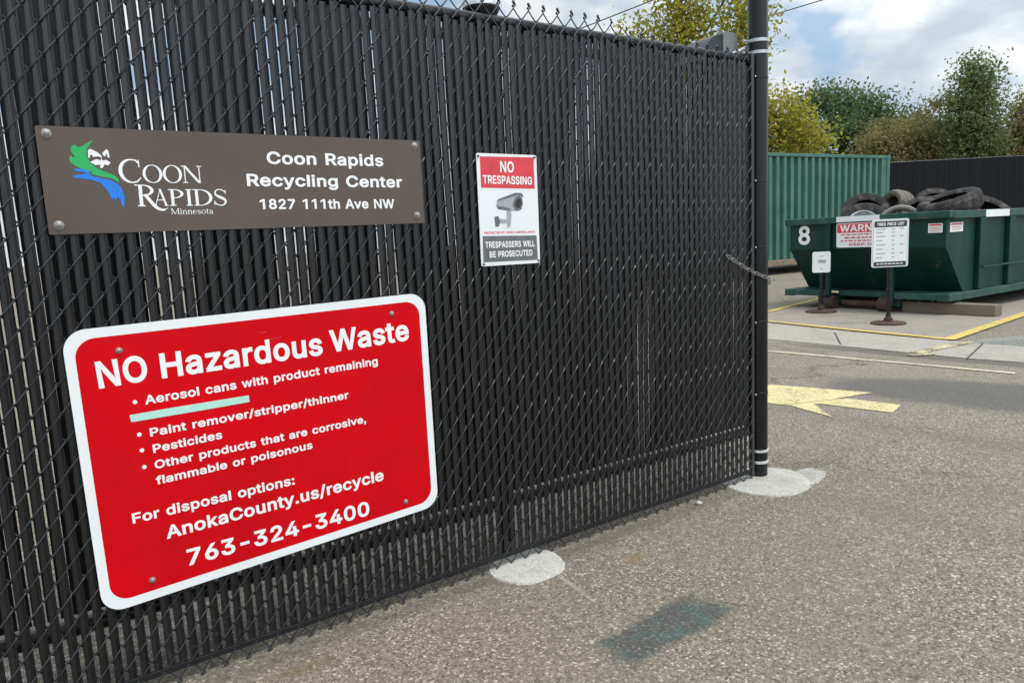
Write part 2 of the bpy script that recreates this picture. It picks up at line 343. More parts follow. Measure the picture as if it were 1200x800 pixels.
M['pad'] = concrete_material('pad_concrete', (0.2960, 0.2627, 0.2183), (0.2072, 0.1813, 0.1480), 60)
M['gutter'] = concrete_material('gutter_concrete', (0.3680, 0.3360, 0.2840), (0.2400, 0.2160, 0.1800), 60)
M['kerb'] = concrete_material('kerb_concrete', (0.2560, 0.2560, 0.2280), (0.1760, 0.1760, 0.1560), 60)
M['yellow'] = paint_on_asphalt('yellow_line_paint', (0.6440, 0.4876, 0.1288), 0.85, 0.52, 0.62)
M['yellow_worn'] = paint_on_asphalt('worn_yellow_paint', (0.6120, 0.5270, 0.2720), 1.0, 0.42, 0.56)
M['arrow'] = paint_on_asphalt('pale_yellow_arrow_paint', (0.6384, 0.5544, 0.2772), 0.9, 0.50, 0.62, (1.98, 4.42, R(12), 0.40, 0.008))
M['cream'] = paint_on_asphalt('cream_line_paint', (0.5950, 0.5355, 0.3910), 0.9, 0.50, 0.62)
M['leaf_yellow'] = leaf_mat('yellowing_leaves', [(0.242, 0.275, 0.033), (0.506, 0.418, 0.055), (0.220, 0.275, 0.044), (0.550, 0.451, 0.066), (0.154, 0.220, 0.033)], 0.55)
M['leaf_dark'] = leaf_mat('dark_green_leaves', [(0.086, 0.148, 0.055), (0.125, 0.187, 0.065), (0.101, 0.156, 0.070), (0.172, 0.218, 0.078)])
M['leaf_olive'] = leaf_mat('olive_leaves', [(0.215, 0.215, 0.079), (0.286, 0.237, 0.100), (0.172, 0.186, 0.072), (0.343, 0.272, 0.114)])
M['leaf_mid'] = leaf_mat('mid_green_leaves', [(0.134, 0.187, 0.067), (0.203, 0.240, 0.090), (0.106, 0.150, 0.060), (0.240, 0.256, 0.097)])

# ------------------------------------------------------------------ mesh helpers
class MB:
    def __init__(s): s.v = []; s.f = []; s.mi = []; s.cur = 0
    def add(s, vs, fs):
        o = len(s.v); s.v += [tuple(p) for p in vs]; s.f += [tuple(o+i for i in f) for f in fs]; s.mi += [s.cur]*len(fs); return s
    def box(s, x0, y0, z0, x1, y1, z1, b=0.0):
        if b <= 0:
            vs = [(x, y, z) for x in (x0, x1) for y in (y0, y1) for z in (z0, z1)]
            return s.add(vs, [(0, 1, 3, 2), (4, 6, 7, 5), (0, 4, 5, 1), (2, 3, 7, 6), (0, 2, 6, 4), (1, 5, 7, 3)])
        # chamfered box: three shells of corner points
        import itertools
        X, Y, Z = (x0, x1), (y0, y1), (z0, z1); vs = []; idx = {}
        for i, j, k in itertools.product((0, 1), repeat=3):
            sx, sy, sz = (1 if i == 0 else -1), (1 if j == 0 else -1), (1 if k == 0 else -1)
            for ax, p in enumerate(((X[i], Y[j]+sy*b, Z[k]+sz*b), (X[i]+sx*b, Y[j], Z[k]+sz*b), (X[i]+sx*b, Y[j]+sy*b, Z[k]))):
                idx[i, j, k, ax] = len(vs); vs.append(p)
        fs = []
        for a in (0, 1):
            fs.append([idx[a, j, k, 0] for j, k in ((0, 0), (0, 1), (1, 1), (1, 0))])
            fs.append([idx[i, a, k, 1] for i, k in ((0, 0), (1, 0), (1, 1), (0, 1))])
            fs.append([idx[i, j, a, 2] for i, j in ((0, 0), (0, 1), (1, 1), (1, 0))])
        for a in (0, 1):
            for c in (0, 1):
                fs.append([idx[0, a, c, 1], idx[1, a, c, 1], idx[1, a, c, 2], idx[0, a, c, 2]])
                fs.append([idx[a, 0, c, 0], idx[a, 1, c, 0], idx[a, 1, c, 2], idx[a, 0, c, 2]])
                fs.append([idx[a, c, 0, 0], idx[a, c, 1, 0], idx[a, c, 1, 1], idx[a, c, 0, 1]])
        for i, j, k in itertools.product((0, 1), repeat=3): fs.append([idx[i, j, k, 0], idx[i, j, k, 1], idx[i, j, k, 2]])
        return s.add(vs, fs)
    def tube(s, pts, r, n=8, closed=False, caps=True):
        pts = [Vector(p) for p in pts]; k = len(pts); rs = r if isinstance(r, (list, tuple)) else [r]*k
        vs = []; up = None
        for i, p in enumerate(pts):
            if closed: t = pts[(i+1) % k]-pts[i-1]
            else: t = pts[min(i+1, k-1)]-pts[max(i-1, 0)]
            t.normalize()
            if up is None: up = t.orthogonal().normalized()
            else:
                up = up-t*up.dot(t)
                up = up.normalized() if up.length > 1e-6 else t.orthogonal().normalized()
            w = t.cross(up)
            for j in range(n):
                a = 2*math.pi*j/n; vs.append(p+(up*math.cos(a)+w*math.sin(a))*rs[i])
        fs = []
        for i in range(k if closed else k-1):
            for j in range(n):
                a, b = i*n, ((i+1) % k)*n; fs.append((a+j, a+(j+1) % n, b+(j+1) % n, b+j))
        if caps and not closed: fs += [tuple(range(n))[::-1], tuple((k-1)*n+j for j in range(n))]
        return s.add(vs, fs)
    def lathe(s, prof, n=24, c=(0, 0, 0), mtx=None, close=False, rmod=None):
        """prof: list of (radius, height) round local z"""
        vs = []; k = len(prof)
        for j in range(n):
            a = 2*math.pi*j/n
            for i, (r, h) in enumerate(prof):
                rr_ = r + (rmod(j, i) if rmod else 0)
                p = Vector((rr_*math.cos(a), rr_*math.sin(a), h))
                vs.append((mtx @ p) if mtx else (p+Vector(c)))
        fs = []
        for j in range(n):
            a, b = j*k, ((j+1) % n)*k
            for i in range(k if close else k-1): fs.append((a+i, b+i, b+(i+1) % k, a+(i+1) % k))
        if not close:
            if prof[0][0] > 1e-6: fs.append(tuple(j*k for j in range(n))[::-1])
            if prof[-1][0] > 1e-6: fs.append(tuple(j*k+k-1 for j in range(n)))
        return s.add(vs, fs)
    def plate(s, poly, y0, y1, hole=None):
        """outline in (x, z), thickness along y"""
        n = len(poly); vs = [(x, y0, z) for x, z in poly]+[(x, y1, z) for x, z in poly]
        return s.add(vs, [tuple(range(n)), tuple(range(n, 2*n))[::-1]]+[(i, i+n, (i+1) % n+n, (i+1) % n) for i in range(n)])
    def slab(s, poly, z0, z1):
        n = len(poly); vs = [(x, y, z0) for x, y in poly]+[(x, y, z1) for x, y in poly]
        return s.add(vs, [tuple(range(n))[::-1], tuple(range(n, 2*n))]+[(i, (i+1) % n, (i+1) % n+n, i+n) for i in range(n)])
    def sheet(s, poly, z):
        return s.add([(x, y, z) for x, y in poly], [tuple(range(len(poly)))])
    def flat(s, loops, f):
        """filled outlines (with holes), each 2-D point mapped to 3-D by f"""
        def area(lp): return 0.5*sum(a[0]*b[1]-b[0]*a[1] for a, b in zip(lp, lp[1:]+lp[:1]))
        def inside(p, lp):
            r_ = False
            for (x0, y0), (x1, y1) in zip(lp, lp[1:]+lp[:1]):
                if (y0 > p[1]) != (y1 > p[1]) and p[0] < (x1-x0)*(p[1]-y0)/(y1-y0)+x0: r_ = not r_
            return r_
        clean = []
        for lp in loops:
            lp = [p for i, p in enumerate(lp) if abs(p[0]-lp[i-1][0])+abs(p[1]-lp[i-1][1]) > 1e-7]
            if len(lp) > 2: clean.append(lp)
        hole = [sum(inside(lp[0], o_) for o_ in clean if o_ is not lp) % 2 for lp in clean]
        for lp, h_ in zip(clean, hole):
            if h_: continue
            if area(lp) < 0: lp = lp[::-1]
            grp = [lp]+[q if area(q) < 0 else q[::-1] for q, hq in zip(clean, hole) if hq and inside(q[0], lp)]
            tri = tessellate_polygon([[Vector((x*1000, y*1000, 0)) for x, y in g_] for g_ in grp])
            s.add([f(*p) for g_ in grp for p in g_], tri)
        return s
    def build(s, name, mats, parent=None, smooth=False, fixn=True):
        me = bpy.data.meshes.new(name); me.from_pydata(s.v, [], s.f)
        for m in (mats if isinstance(mats, (list, tuple)) else [mats]): me.materials.append(m)
        if isinstance(mats, (list, tuple)): me.polygons.foreach_set('material_index', s.mi)
        me.update()
        if fixn:
            import bmesh
            bm = bmesh.new(); bm.from_mesh(me); bmesh.ops.recalc_face_normals(bm, faces=bm.faces); bm.to_mesh(me); bm.free()
        if smooth:
            me.polygons.foreach_set('use_smooth', [True]*len(me.polygons))
            try: me.set_sharp_from_angle(angle=R(40))
            except Exception: pass
        o = bpy.data.objects.new(name, me); col.objects.link(o)
        if parent is not None: o.parent = parent
        return o

def tag(o, label=None, cat=None, group=None, kind=None):
    if label: o['label'] = label
    if cat: o['category'] = cat
    if group: o['group'] = group
    if kind: o['kind'] = kind
    return o
def thing(name, label, cat, loc=(0, 0, 0), rot=(0, 0, 0), group=None, scale=1.0):
    o = bpy.data.objects.new(name, None); o.empty_display_size = 0.1; col.objects.link(o)
    o.location = loc; o.rotation_euler = rot; o.scale = (scale,)*3
    return tag(o, label, cat, group)
def structure(o): o['kind'] = 'structure'; return o
def rrect(w, h, r, n=6, rot=0.0, c=(0, 0)):
    pts = []
    for cx, cy, a0 in ((w/2-r, h/2-r, 0), (-w/2+r, h/2-r, 90), (-w/2+r, -h/2+r, 180), (w/2-r, -h/2+r, 270)):
        for k in range(n+1):
            a = R(a0+90*k/n); pts.append((cx+r*math.cos(a), cy+r*math.sin(a)))
    ca, sa = math.cos(rot), math.sin(rot)
    return [(c[0]+x*ca-y*sa, c[1]+x*sa+y*ca) for x, y in pts]

GLY = {'A':(480,[[-17,-22,-12,-24,101,-24,151,116,154,120,326,118,329,114,378,-22,495,-25,497,-22,291,533,188,531,183,528],[188,225,238,420,257,316,290,225,191,223]]),'B':(456,[[36,-21,36,-24,261,-24,317,-17,355,-4,384,13,410,38,426,64,437,95,442,132,439,170,427,207,409,235,384,260,371,267,395,288,414,323,422,364,419,407,401,454,377,486,339,512,295,527,255,532,36,532],[152,82,150,85,150,204,152,206,245,207,274,204,305,190,322,170,330,148,330,126,320,106,304,92,289,86,258,81],[152,310,150,314,150,423,152,427,239,428,267,425,288,417,303,401,311,382,310,357,302,338,283,321,267,314,249,310]]),'C':(510,[[228,-28,269,-31,319,-26,366,-11,404,9,438,38,465,72,484,110,504,182,394,184,371,132,348,104,313,85,273,77,232,82,198,97,168,122,146,157,135,188,129,228,128,269,135,319,146,350,162,378,181,400,204,416,229,426,254,431,282,431,307,426,337,413,359,394,374,372,391,328,394,324,498,326,502,328,489,385,475,419,457,448,433,475,407,497,376,516,341,529,307,537,266,539,213,534,169,521,123,494,85,459,57,419,34,369,21,316,16,253,21,191,34,138,57,88,88,46,126,13,169,-12]]),'D':(502,[[50,-21,55,-24,239,-23,314,-11,349,3,391,29,418,54,446,92,469,142,482,198,485,273,478,332,462,385,437,432,405,470,367,498,317,520,261,531,36,532,36,-5],[152,81,150,85,149,423,152,426,245,426,270,422,299,412,324,396,342,376,358,348,368,320,375,270,374,229,368,192,356,157,342,134,330,120,308,103,286,92,264,86,230,82]]),'E':(419,[[36,-21,39,-24,399,-24,399,80,152,81,149,82,149,85,150,204,377,205,380,207,377,309,151,310,150,426,395,428,395,533,36,532]]),'F':(410,[[50,-21,55,-24,145,-24,148,-21,150,192,152,197,371,198,367,302,152,302,150,304,149,423,152,426,392,428,392,533,36,532,36,-5]]),'G':(520,[[225,-27,282,-31,329,-24,376,-9,410,11,444,42,472,79,490,119,500,166,502,276,501,280,263,280,260,279,260,176,385,175,388,173,387,166,378,141,362,116,344,100,319,86,298,80,260,77,232,82,204,93,182,108,163,129,148,154,135,188,129,223,128,269,133,310,143,344,157,372,176,395,198,413,219,424,248,430,276,431,304,427,329,416,352,398,371,373,394,325,501,326,503,329,490,385,475,419,455,451,432,476,401,501,369,518,338,529,301,537,248,539,198,531,151,512,110,485,75,448,48,404,29,354,20,313,16,254,21,191,34,138,57,88,85,49,123,14,169,-12]]),'H':(517,[[50,-21,55,-24,145,-24,149,-21,151,207,364,208,367,207,368,-21,370,-24,480,-24,480,533,370,532,367,313,151,314,148,532,36,532,36,-5]]),'I':(215,[[39,-24,176,-24,176,533,39,533]]),'K':(467,[[50,-21,55,-24,149,-24,148,154,195,207,361,-24,491,-21,273,285,485,523,483,525,352,531,171,335,139,281,148,532,36,532,36,-5]]),'L':(393,[[36,-21,36,-24,383,-24,386,-21,383,80,149,82,145,533,36,532]]),'M':(628,[[36,-21,39,-24,145,-24,125,379,127,391,144,292,270,-24,358,-23,480,287,482,279,480,-21,483,-24,589,-24,590,532,461,531,459,529,328,192,314,110,301,192,168,532,36,532]]),'N':(523,[[36,-21,39,-24,149,-24,131,385,133,392,179,282,374,-24,486,-24,486,530,375,532,392,113,370,184,149,532,36,532]]),'O':(533,[[228,-28,269,-31,319,-26,366,-11,410,14,450,50,478,91,499,138,513,194,517,253,512,316,500,369,476,422,436,472,398,503,351,526,304,537,248,539,201,531,154,513,113,486,76,447,50,407,34,369,21,316,16,253,21,191,34,138,57,88,88,46,126,13,169,-12],[260,78,241,79,213,88,188,103,168,122,151,147,139,175,130,213,128,253,131,297,138,332,147,353,164,382,185,403,204,416,232,427,257,431,288,430,313,424,344,407,363,390,382,363,395,332,403,297,406,253,403,213,396,178,386,153,368,125,350,107,329,92,301,81,276,77]]),'P':(445,[[50,-21,55,-24,145,-24,148,-21,150,157,152,162,252,162,308,171,336,182,366,201,392,226,411,254,424,285,431,323,432,360,426,401,415,432,399,461,374,488,342,509,305,524,252,532,36,532,36,-5],[152,267,150,270,150,426,258,426,280,420,302,404,315,382,320,342,313,310,296,285,280,275,255,268]]),'R':(449,[[50,-21,55,-24,145,-24,148,-21,150,170,152,174,233,173,339,-23,464,-24,347,198,376,217,406,251,425,292,433,342,430,392,413,442,383,482,342,511,295,527,252,532,36,532,36,-5],[152,279,150,282,150,426,261,425,286,418,305,403,317,379,321,345,314,317,299,296,283,287,258,281]]),'S':(447,[[180,-30,224,-33,268,-30,308,-21,343,-7,374,14,401,42,419,73,430,112,432,155,423,192,406,223,380,251,346,274,315,288,205,320,174,333,151,348,141,364,141,386,152,408,174,424,215,434,252,432,271,427,287,418,305,399,321,355,427,355,420,411,412,436,398,461,377,485,327,519,268,537,224,539,177,535,140,525,108,510,77,486,55,461,39,433,30,398,28,358,37,320,54,289,79,264,105,245,146,226,255,194,290,181,312,165,319,151,321,139,320,126,305,101,283,86,237,74,193,77,155,92,146,99,137,111,121,160,9,158,27,76,45,45,65,22,87,5,118,-13]]),'T':(449,[[169,-21,170,-24,280,-24,281,423,283,426,439,428,439,531,8,532,8,429,167,426,169,423]]),'U':(517,[[209,-28,289,-31,324,-25,361,-12,389,3,420,27,445,56,461,82,474,116,481,160,480,532,374,531,369,529,369,179,366,154,360,135,345,111,327,94,299,81,261,76,227,79,192,94,171,113,157,135,151,154,148,179,148,529,142,531,39,531,36,529,36,172,38,141,46,107,71,57,108,17,158,-13]]),'V':(480,[[186,-21,188,-24,294,-24,296,-21,497,532,381,532,377,529,262,201,241,90,219,201,103,527,100,530,-15,534,-18,532]]),'W':(686,[[138,-21,141,-24,247,-24,250,-21,341,317,344,318,438,-24,547,-23,701,532,585,532,494,106,492,117,491,179,397,533,291,532,288,530,194,175,101,532,-14,532]]),'Y':(472,[[180,-21,182,-24,292,-24,294,204,498,532,367,531,256,351,239,317,235,315,220,345,104,532,-26,532,178,204]]),'a':(389,[[123,-29,177,-32,224,-21,256,-3,258,-7,255,-23,259,-24,359,-23,361,-20,361,252,356,296,344,330,322,362,299,380,262,398,231,405,193,408,152,405,115,395,87,381,57,358,38,337,6,277,109,246,137,285,152,297,174,305,202,306,224,302,234,297,242,290,248,277,251,255,249,255,149,240,93,226,49,203,18,165,9,137,7,99,11,68,22,40,41,15,65,-6,93,-21],[159,71,134,78,121,90,117,108,121,122,134,132,149,138,249,154,250,124,244,108,233,93,221,83,202,74,177,70]]),'b':(424,[[194,-29,241,-32,291,-22,335,2,372,40,397,87,411,140,414,205,405,265,385,315,357,355,313,388,269,404,216,408,169,398,132,374,129,377,136,530,32,533,29,530,29,-23,135,-23,130,5,132,11,137,-1,140,-4,166,-20],[200,74,177,84,164,96,153,112,145,130,140,152,138,209,148,255,157,272,166,284,181,296,194,302,232,305,244,302,263,293,274,284,284,271,300,227,304,199,303,171,293,124,285,108,272,92,260,81,244,74,229,71]]),'c':(396,[[172,-29,207,-32,238,-30,269,-23,304,-8,332,11,357,37,373,62,394,115,393,118,294,144,269,99,254,84,229,73,201,71,179,75,160,85,146,99,133,121,126,143,121,168,124,224,131,249,140,268,151,282,163,293,188,303,223,304,242,299,257,290,269,276,288,238,291,235,396,262,364,330,332,366,291,391,244,405,207,408,163,404,128,393,91,371,63,345,41,314,23,274,14,237,10,190,13,143,24,99,41,62,66,28,95,2,129,-17]]),'d':(424,[[159,-29,210,-32,254,-22,294,3,290,-19,291,-23,395,-22,394,532,287,531,294,370,293,374,257,398,216,407,169,407,123,394,88,373,54,338,29,293,15,246,10,190,15,131,28,87,53,40,79,11,116,-14],[207,71,191,72,173,77,160,85,145,99,137,112,123,156,121,181,122,215,135,261,154,287,163,295,179,302,198,305,219,304,235,300,248,293,259,284,272,265,285,221,286,165,273,115,264,99,254,89,241,80,226,74]]),'e':(404,[[175,-29,213,-32,244,-30,276,-23,308,-10,333,5,359,30,375,52,396,102,394,105,294,133,273,95,257,81,235,73,204,71,179,75,160,85,144,98,132,118,124,143,126,144,391,146,394,149,395,208,390,255,379,292,359,330,335,359,307,381,273,397,232,407,191,408,154,402,123,391,88,370,63,346,40,311,23,274,14,233,10,186,14,140,24,99,41,61,64,30,95,2,129,-17],[129,247,129,255,136,268,148,283,176,301,207,306,235,301,250,293,260,283,275,258,278,249,276,247]]),'f':(254,[[76,-21,86,-24,164,-24,166,-21,167,301,248,305,252,307,252,401,170,404,167,407,168,432,175,445,192,449,245,444,273,538,270,541,211,553,170,553,139,546,111,533,79,504,64,475,57,445,57,407,54,404,-18,401,-18,307,-14,305,56,301,57,-12]]),'g':(425,[[158,-170,232,-174,267,-168,301,-157,329,-143,354,-122,375,-95,386,-74,393,-45,396,-11,395,403,292,401,290,398,294,380,294,376,292,376,251,400,198,409,142,401,101,382,71,358,45,324,27,289,16,251,11,220,10,176,16,133,23,105,39,70,61,39,82,19,110,0,148,-14,182,-19,220,-18,248,-12,276,1,292,14,293,11,284,-30,276,-46,254,-64,242,-69,217,-73,170,-68,145,-54,104,-12,17,-61,50,-111,79,-139,120,-160],[182,86,170,90,154,100,143,111,134,126,122,170,121,201,123,223,138,267,146,280,157,290,189,304,207,306,223,304,239,299,254,289,266,276,275,261,283,239,287,214,285,158,272,120,264,107,251,96,239,89,223,85,204,83]]),'h':(410,[[29,-21,32,-24,135,-24,138,-21,138,232,140,251,145,267,154,280,169,294,188,302,210,305,232,302,247,294,261,279,269,260,272,232,272,-21,275,-24,379,-24,381,-21,381,254,376,292,363,329,337,367,309,388,269,404,229,408,182,402,147,388,127,373,126,376,135,532,29,532]]),'i':(167,[[29,-21,30,-24,33,-24,136,-24,138,-21,138,401,136,404,29,401],[74,420,92,419,115,426,135,442,148,463,150,492,142,515,124,535,105,545,77,548,52,540,31,523,19,501,17,476,27,449,45,430]]),'k':(381,[[29,-21,32,-24,135,-24,138,-21,137,126,150,141,282,-23,407,-20,411,-18,234,213,395,392,394,394,275,403,272,401,132,246,135,532,29,532]]),'l':(160,[[22,-24,138,-24,138,533,22,533]]),'m':(610,[[29,-21,32,-24,135,-24,138,-21,138,235,141,260,148,279,160,292,179,303,200,306,219,303,232,297,243,285,249,270,251,-21,254,-24,357,-24,359,-21,359,245,361,264,369,282,382,295,397,303,419,306,438,303,454,296,462,288,469,273,472,251,472,-21,475,-24,579,-24,581,267,573,314,553,354,525,382,491,401,454,409,413,409,372,397,341,380,319,358,317,364,288,391,250,407,210,410,175,403,138,384,132,378,130,385,134,388,135,402,29,401]]),'n':(410,[[29,-21,32,-24,135,-24,138,-21,138,232,140,251,145,267,154,280,169,294,188,302,210,305,232,302,247,294,261,279,269,260,272,232,272,-21,275,-24,379,-24,381,242,378,279,371,310,357,341,338,365,316,384,285,399,247,407,213,408,182,402,150,389,132,376,130,385,133,388,132,402,29,401]]),'o':(415,[[172,-29,207,-32,248,-29,289,-16,320,2,351,30,374,61,391,99,400,130,405,186,402,233,392,274,376,311,352,346,320,374,289,392,248,405,207,408,167,405,128,393,95,374,70,352,47,324,29,290,16,246,10,202,13,146,24,99,40,65,64,31,92,5,128,-17],[185,73,173,77,160,85,146,99,138,111,123,155,120,186,122,211,135,258,144,274,157,289,170,297,182,302,223,304,242,299,254,292,267,280,277,265,292,218,294,165,281,118,272,102,257,87,245,78,229,73]]),'p':(424,[[29,-164,32,-167,135,-167,137,-164,130,2,132,3,169,-21,210,-31,257,-30,294,-21,338,5,366,33,391,74,406,115,413,158,413,218,405,265,390,305,365,346,336,374,304,393,269,404,241,408,185,404,138,380,129,365,129,358,135,403,29,402],[200,74,178,83,164,96,154,111,145,130,140,152,138,208,148,255,157,272,166,284,181,296,194,302,232,305,245,302,263,293,275,283,286,268,294,252,300,227,303,171,293,124,285,108,272,92,260,81,244,74,229,71]]),'r':(259,[[29,-21,32,-24,135,-24,138,-21,138,235,145,267,159,285,179,296,204,301,266,300,266,408,191,407,154,396,132,380,130,388,133,392,135,402,29,401]]),'s':(365,[[143,-29,179,-32,217,-30,248,-23,276,-12,304,5,326,26,342,49,352,77,355,108,350,143,337,171,314,197,264,224,151,255,139,264,134,271,134,283,141,293,154,302,176,307,201,307,220,302,234,290,260,251,354,274,332,333,308,365,276,388,239,403,198,408,164,407,132,402,104,392,78,377,53,355,36,330,26,302,23,271,28,237,41,208,63,183,93,165,117,155,226,125,237,118,242,108,242,99,235,87,220,76,195,70,164,71,142,78,126,92,104,133,5,112,24,52,54,12,95,-16]]),'t':(227,[[136,-25,176,-28,239,-18,241,-16,220,77,170,74,157,77,153,81,150,100,150,300,151,303,226,303,228,397,226,400,151,403,148,495,45,495,42,491,41,406,39,403,-16,400,-18,397,-18,306,-14,303,39,303,41,300,41,94,45,56,58,25,76,3,105,-16]]),'u':(410,[[143,-25,207,-28,250,-15,279,5,280,0,275,-22,279,-23,381,-22,379,403,275,403,272,401,272,147,269,128,264,113,254,97,241,86,222,77,200,75,179,77,160,87,147,102,141,119,138,147,138,400,135,403,32,403,29,400,29,138,36,78,53,38,76,10,110,-14]]),'v':(389,[[147,-21,149,-24,244,-21,403,398,405,401,402,403,287,401,199,156,196,103,191,154,102,401,-16,401]]),'w':(567,[[119,-21,122,-24,216,-24,218,-21,282,270,285,275,350,-24,444,-24,447,-22,575,402,462,401,405,201,397,98,335,402,233,401,172,107,169,107,164,195,105,401,-8,401]]),'x':(379,[[-20,-21,-16,-23,106,-21,188,106,191,105,275,-24,397,-23,400,-21,253,192,394,401,269,402,204,304,191,281,113,402,-12,401,124,195]]),'y':(389,[[58,-166,101,-169,145,-160,180,-138,210,-100,227,-66,405,400,405,404,292,402,287,400,198,153,195,102,192,105,102,403,-17,403,136,0,122,-41,108,-60,95,-65,43,-63,20,-147,51,-165]]),'z':(380,[[17,-21,20,-24,361,-24,363,-21,363,76,361,80,170,77,168,79,356,323,356,401,355,403,24,401,24,304,27,299,211,301,20,57]]),'0':(453,[[193,-28,230,-31,277,-25,314,-10,351,16,378,47,401,91,417,138,426,194,429,257,424,332,412,388,395,432,368,474,333,507,286,531,243,539,199,538,164,530,129,513,95,485,68,448,48,407,36,366,27,313,24,254,27,194,36,138,53,88,75,47,106,13,139,-11],[214,75,193,82,174,97,161,115,151,138,141,172,135,210,135,297,147,360,156,385,170,407,183,420,196,429,211,434,233,435,252,431,271,420,288,400,301,375,310,347,317,310,320,257,318,213,312,172,304,141,293,116,280,98,264,85,249,77,230,74]]),'1':(453,[[205,-24,322,-24,322,533,225,533,60,440,60,335,205,415]]),'2':(453,[[40,-21,40,-24,412,-24,412,80,196,74,191,76,341,226,377,276,397,320,404,351,405,382,392,438,376,467,355,490,334,508,305,523,271,535,237,539,199,538,155,528,124,513,96,492,71,463,56,435,45,398,41,342,43,339,146,338,158,398,165,409,179,423,190,429,205,434,224,435,243,433,268,424,283,410,290,398,296,373,289,338,266,301,41,57]]),'3':(453,[[172,-26,245,-30,286,-22,317,-10,348,8,370,28,390,52,407,86,417,133,414,180,401,217,377,255,342,285,304,303,272,311,268,314,394,449,395,532,45,532,49,433,51,428,249,433,133,308,133,230,136,226,220,223,242,219,267,210,283,199,300,174,304,152,302,124,292,104,276,89,254,79,229,74,201,75,173,82,151,96,139,114,126,155,17,155,15,152,33,75,45,52,65,27,114,-8]]),'4':(453,[[260,-21,262,-24,365,-24,367,79,372,82,434,82,437,85,435,185,368,187,367,188,365,340,258,338,256,188,153,187,150,188,351,529,351,532,350,533,237,533,234,531,17,167,15,85,18,82,256,80]]),'5':(453,[[182,-28,232,-31,276,-24,310,-11,351,16,382,51,402,88,414,138,414,182,404,232,383,276,351,313,313,338,267,354,217,357,163,345,172,426,388,428,390,432,388,532,75,532,43,232,135,222,163,241,188,249,217,253,242,250,263,240,279,227,295,204,302,182,302,144,289,110,270,89,238,76,204,76,176,87,154,109,149,119,142,151,138,153,30,154,47,76,77,29,101,7,126,-9]]),'6':(453,[[192,-28,227,-31,262,-28,290,-21,323,-6,352,15,376,41,395,72,407,107,413,157,407,210,390,253,357,294,308,325,262,337,219,338,363,532,240,530,237,528,91,313,62,260,47,216,40,172,41,135,49,97,63,63,87,30,118,2,152,-17],[208,75,187,83,174,93,165,103,152,135,150,172,160,203,179,225,205,238,240,240,265,231,288,210,300,182,302,144,293,114,271,88,246,75,218,74]]),'7':(453,[[59,-21,60,-24,63,-24,179,-23,181,-21,414,441,413,531,38,532,38,429,283,426]]),'8':(453,[[186,-28,228,-31,269,-28,303,-20,338,-5,369,16,397,47,415,78,423,113,422,169,401,219,380,247,356,269,374,288,390,313,402,344,405,369,404,400,396,435,377,469,344,503,297,528,250,538,213,539,178,535,147,525,116,508,91,488,70,463,55,432,48,403,49,347,67,303,96,269,96,266,66,240,47,213,36,188,29,157,28,125,35,88,55,47,87,13,135,-14],[210,75,181,81,169,87,156,97,143,119,141,150,144,163,150,175,161,188,172,196,206,209,244,209,278,197,297,181,309,160,311,128,303,107,285,88,260,77,219,74],[213,316,191,321,170,338,159,360,159,388,168,410,185,425,216,435,247,433,269,425,287,407,294,388,293,360,285,341,269,326,247,316,222,314]]),'9':(453,[[91,-20,93,-23,214,-22,361,196,390,248,405,292,413,336,411,373,404,411,389,445,370,473,343,501,311,521,280,533,239,539,202,538,164,530,133,517,102,495,76,467,59,439,46,405,40,355,45,302,62,258,96,214,139,186,193,172,230,172,234,170],[205,270,190,277,171,292,153,323,150,358,157,389,177,417,199,431,230,436,249,433,261,428,283,410,299,380,303,345,296,314,277,287,252,272,221,268]]),'/':(249,[[-15,-97,-13,-100,87,-100,90,-99,263,553,263,556,162,557,159,553]]),'-':(453,[[90,164,359,164,360,267,90,267]]),'.':(188,[[78,-26,97,-29,122,-24,144,-9,160,15,165,40,160,68,144,91,119,107,97,111,69,106,44,89,29,65,25,40,31,12,48,-10,69,-24]]),':':(188,[[78,-26,97,-29,122,-24,144,-9,160,15,165,40,160,68,144,91,119,107,97,111,69,106,44,89,29,65,25,40,31,12,48,-10,69,-24],[79,249,97,246,122,252,144,266,160,290,165,315,160,343,144,367,119,382,97,386,69,381,45,365,29,340,25,315,31,288,48,265,69,252]]),',':(188,[[10,-141,13,-144,101,-143,103,-141,167,91,166,95,47,94]]),'$':(447,[[181,-95,181,-98,266,-98,268,-95,268,-30,322,-16,357,2,384,23,405,48,419,73,432,127,431,161,423,192,408,220,387,245,359,266,331,281,269,304,269,427,294,413,306,398,322,354,425,355,428,358,420,414,409,442,391,470,373,489,347,508,316,524,269,536,268,605,266,608,180,605,177,536,128,520,97,502,70,480,51,455,39,433,28,383,30,348,37,320,52,292,68,273,117,239,178,214,178,83,175,82,166,85,153,93,135,114,123,158,119,160,10,158,24,86,49,39,88,4,141,-21,175,-27,178,-30],[269,82,268,186,272,188,284,183,306,170,318,155,321,139,316,117,302,98,276,83],[175,332,151,348,142,361,140,377,144,395,153,409,175,424,177,420,177,336]])}
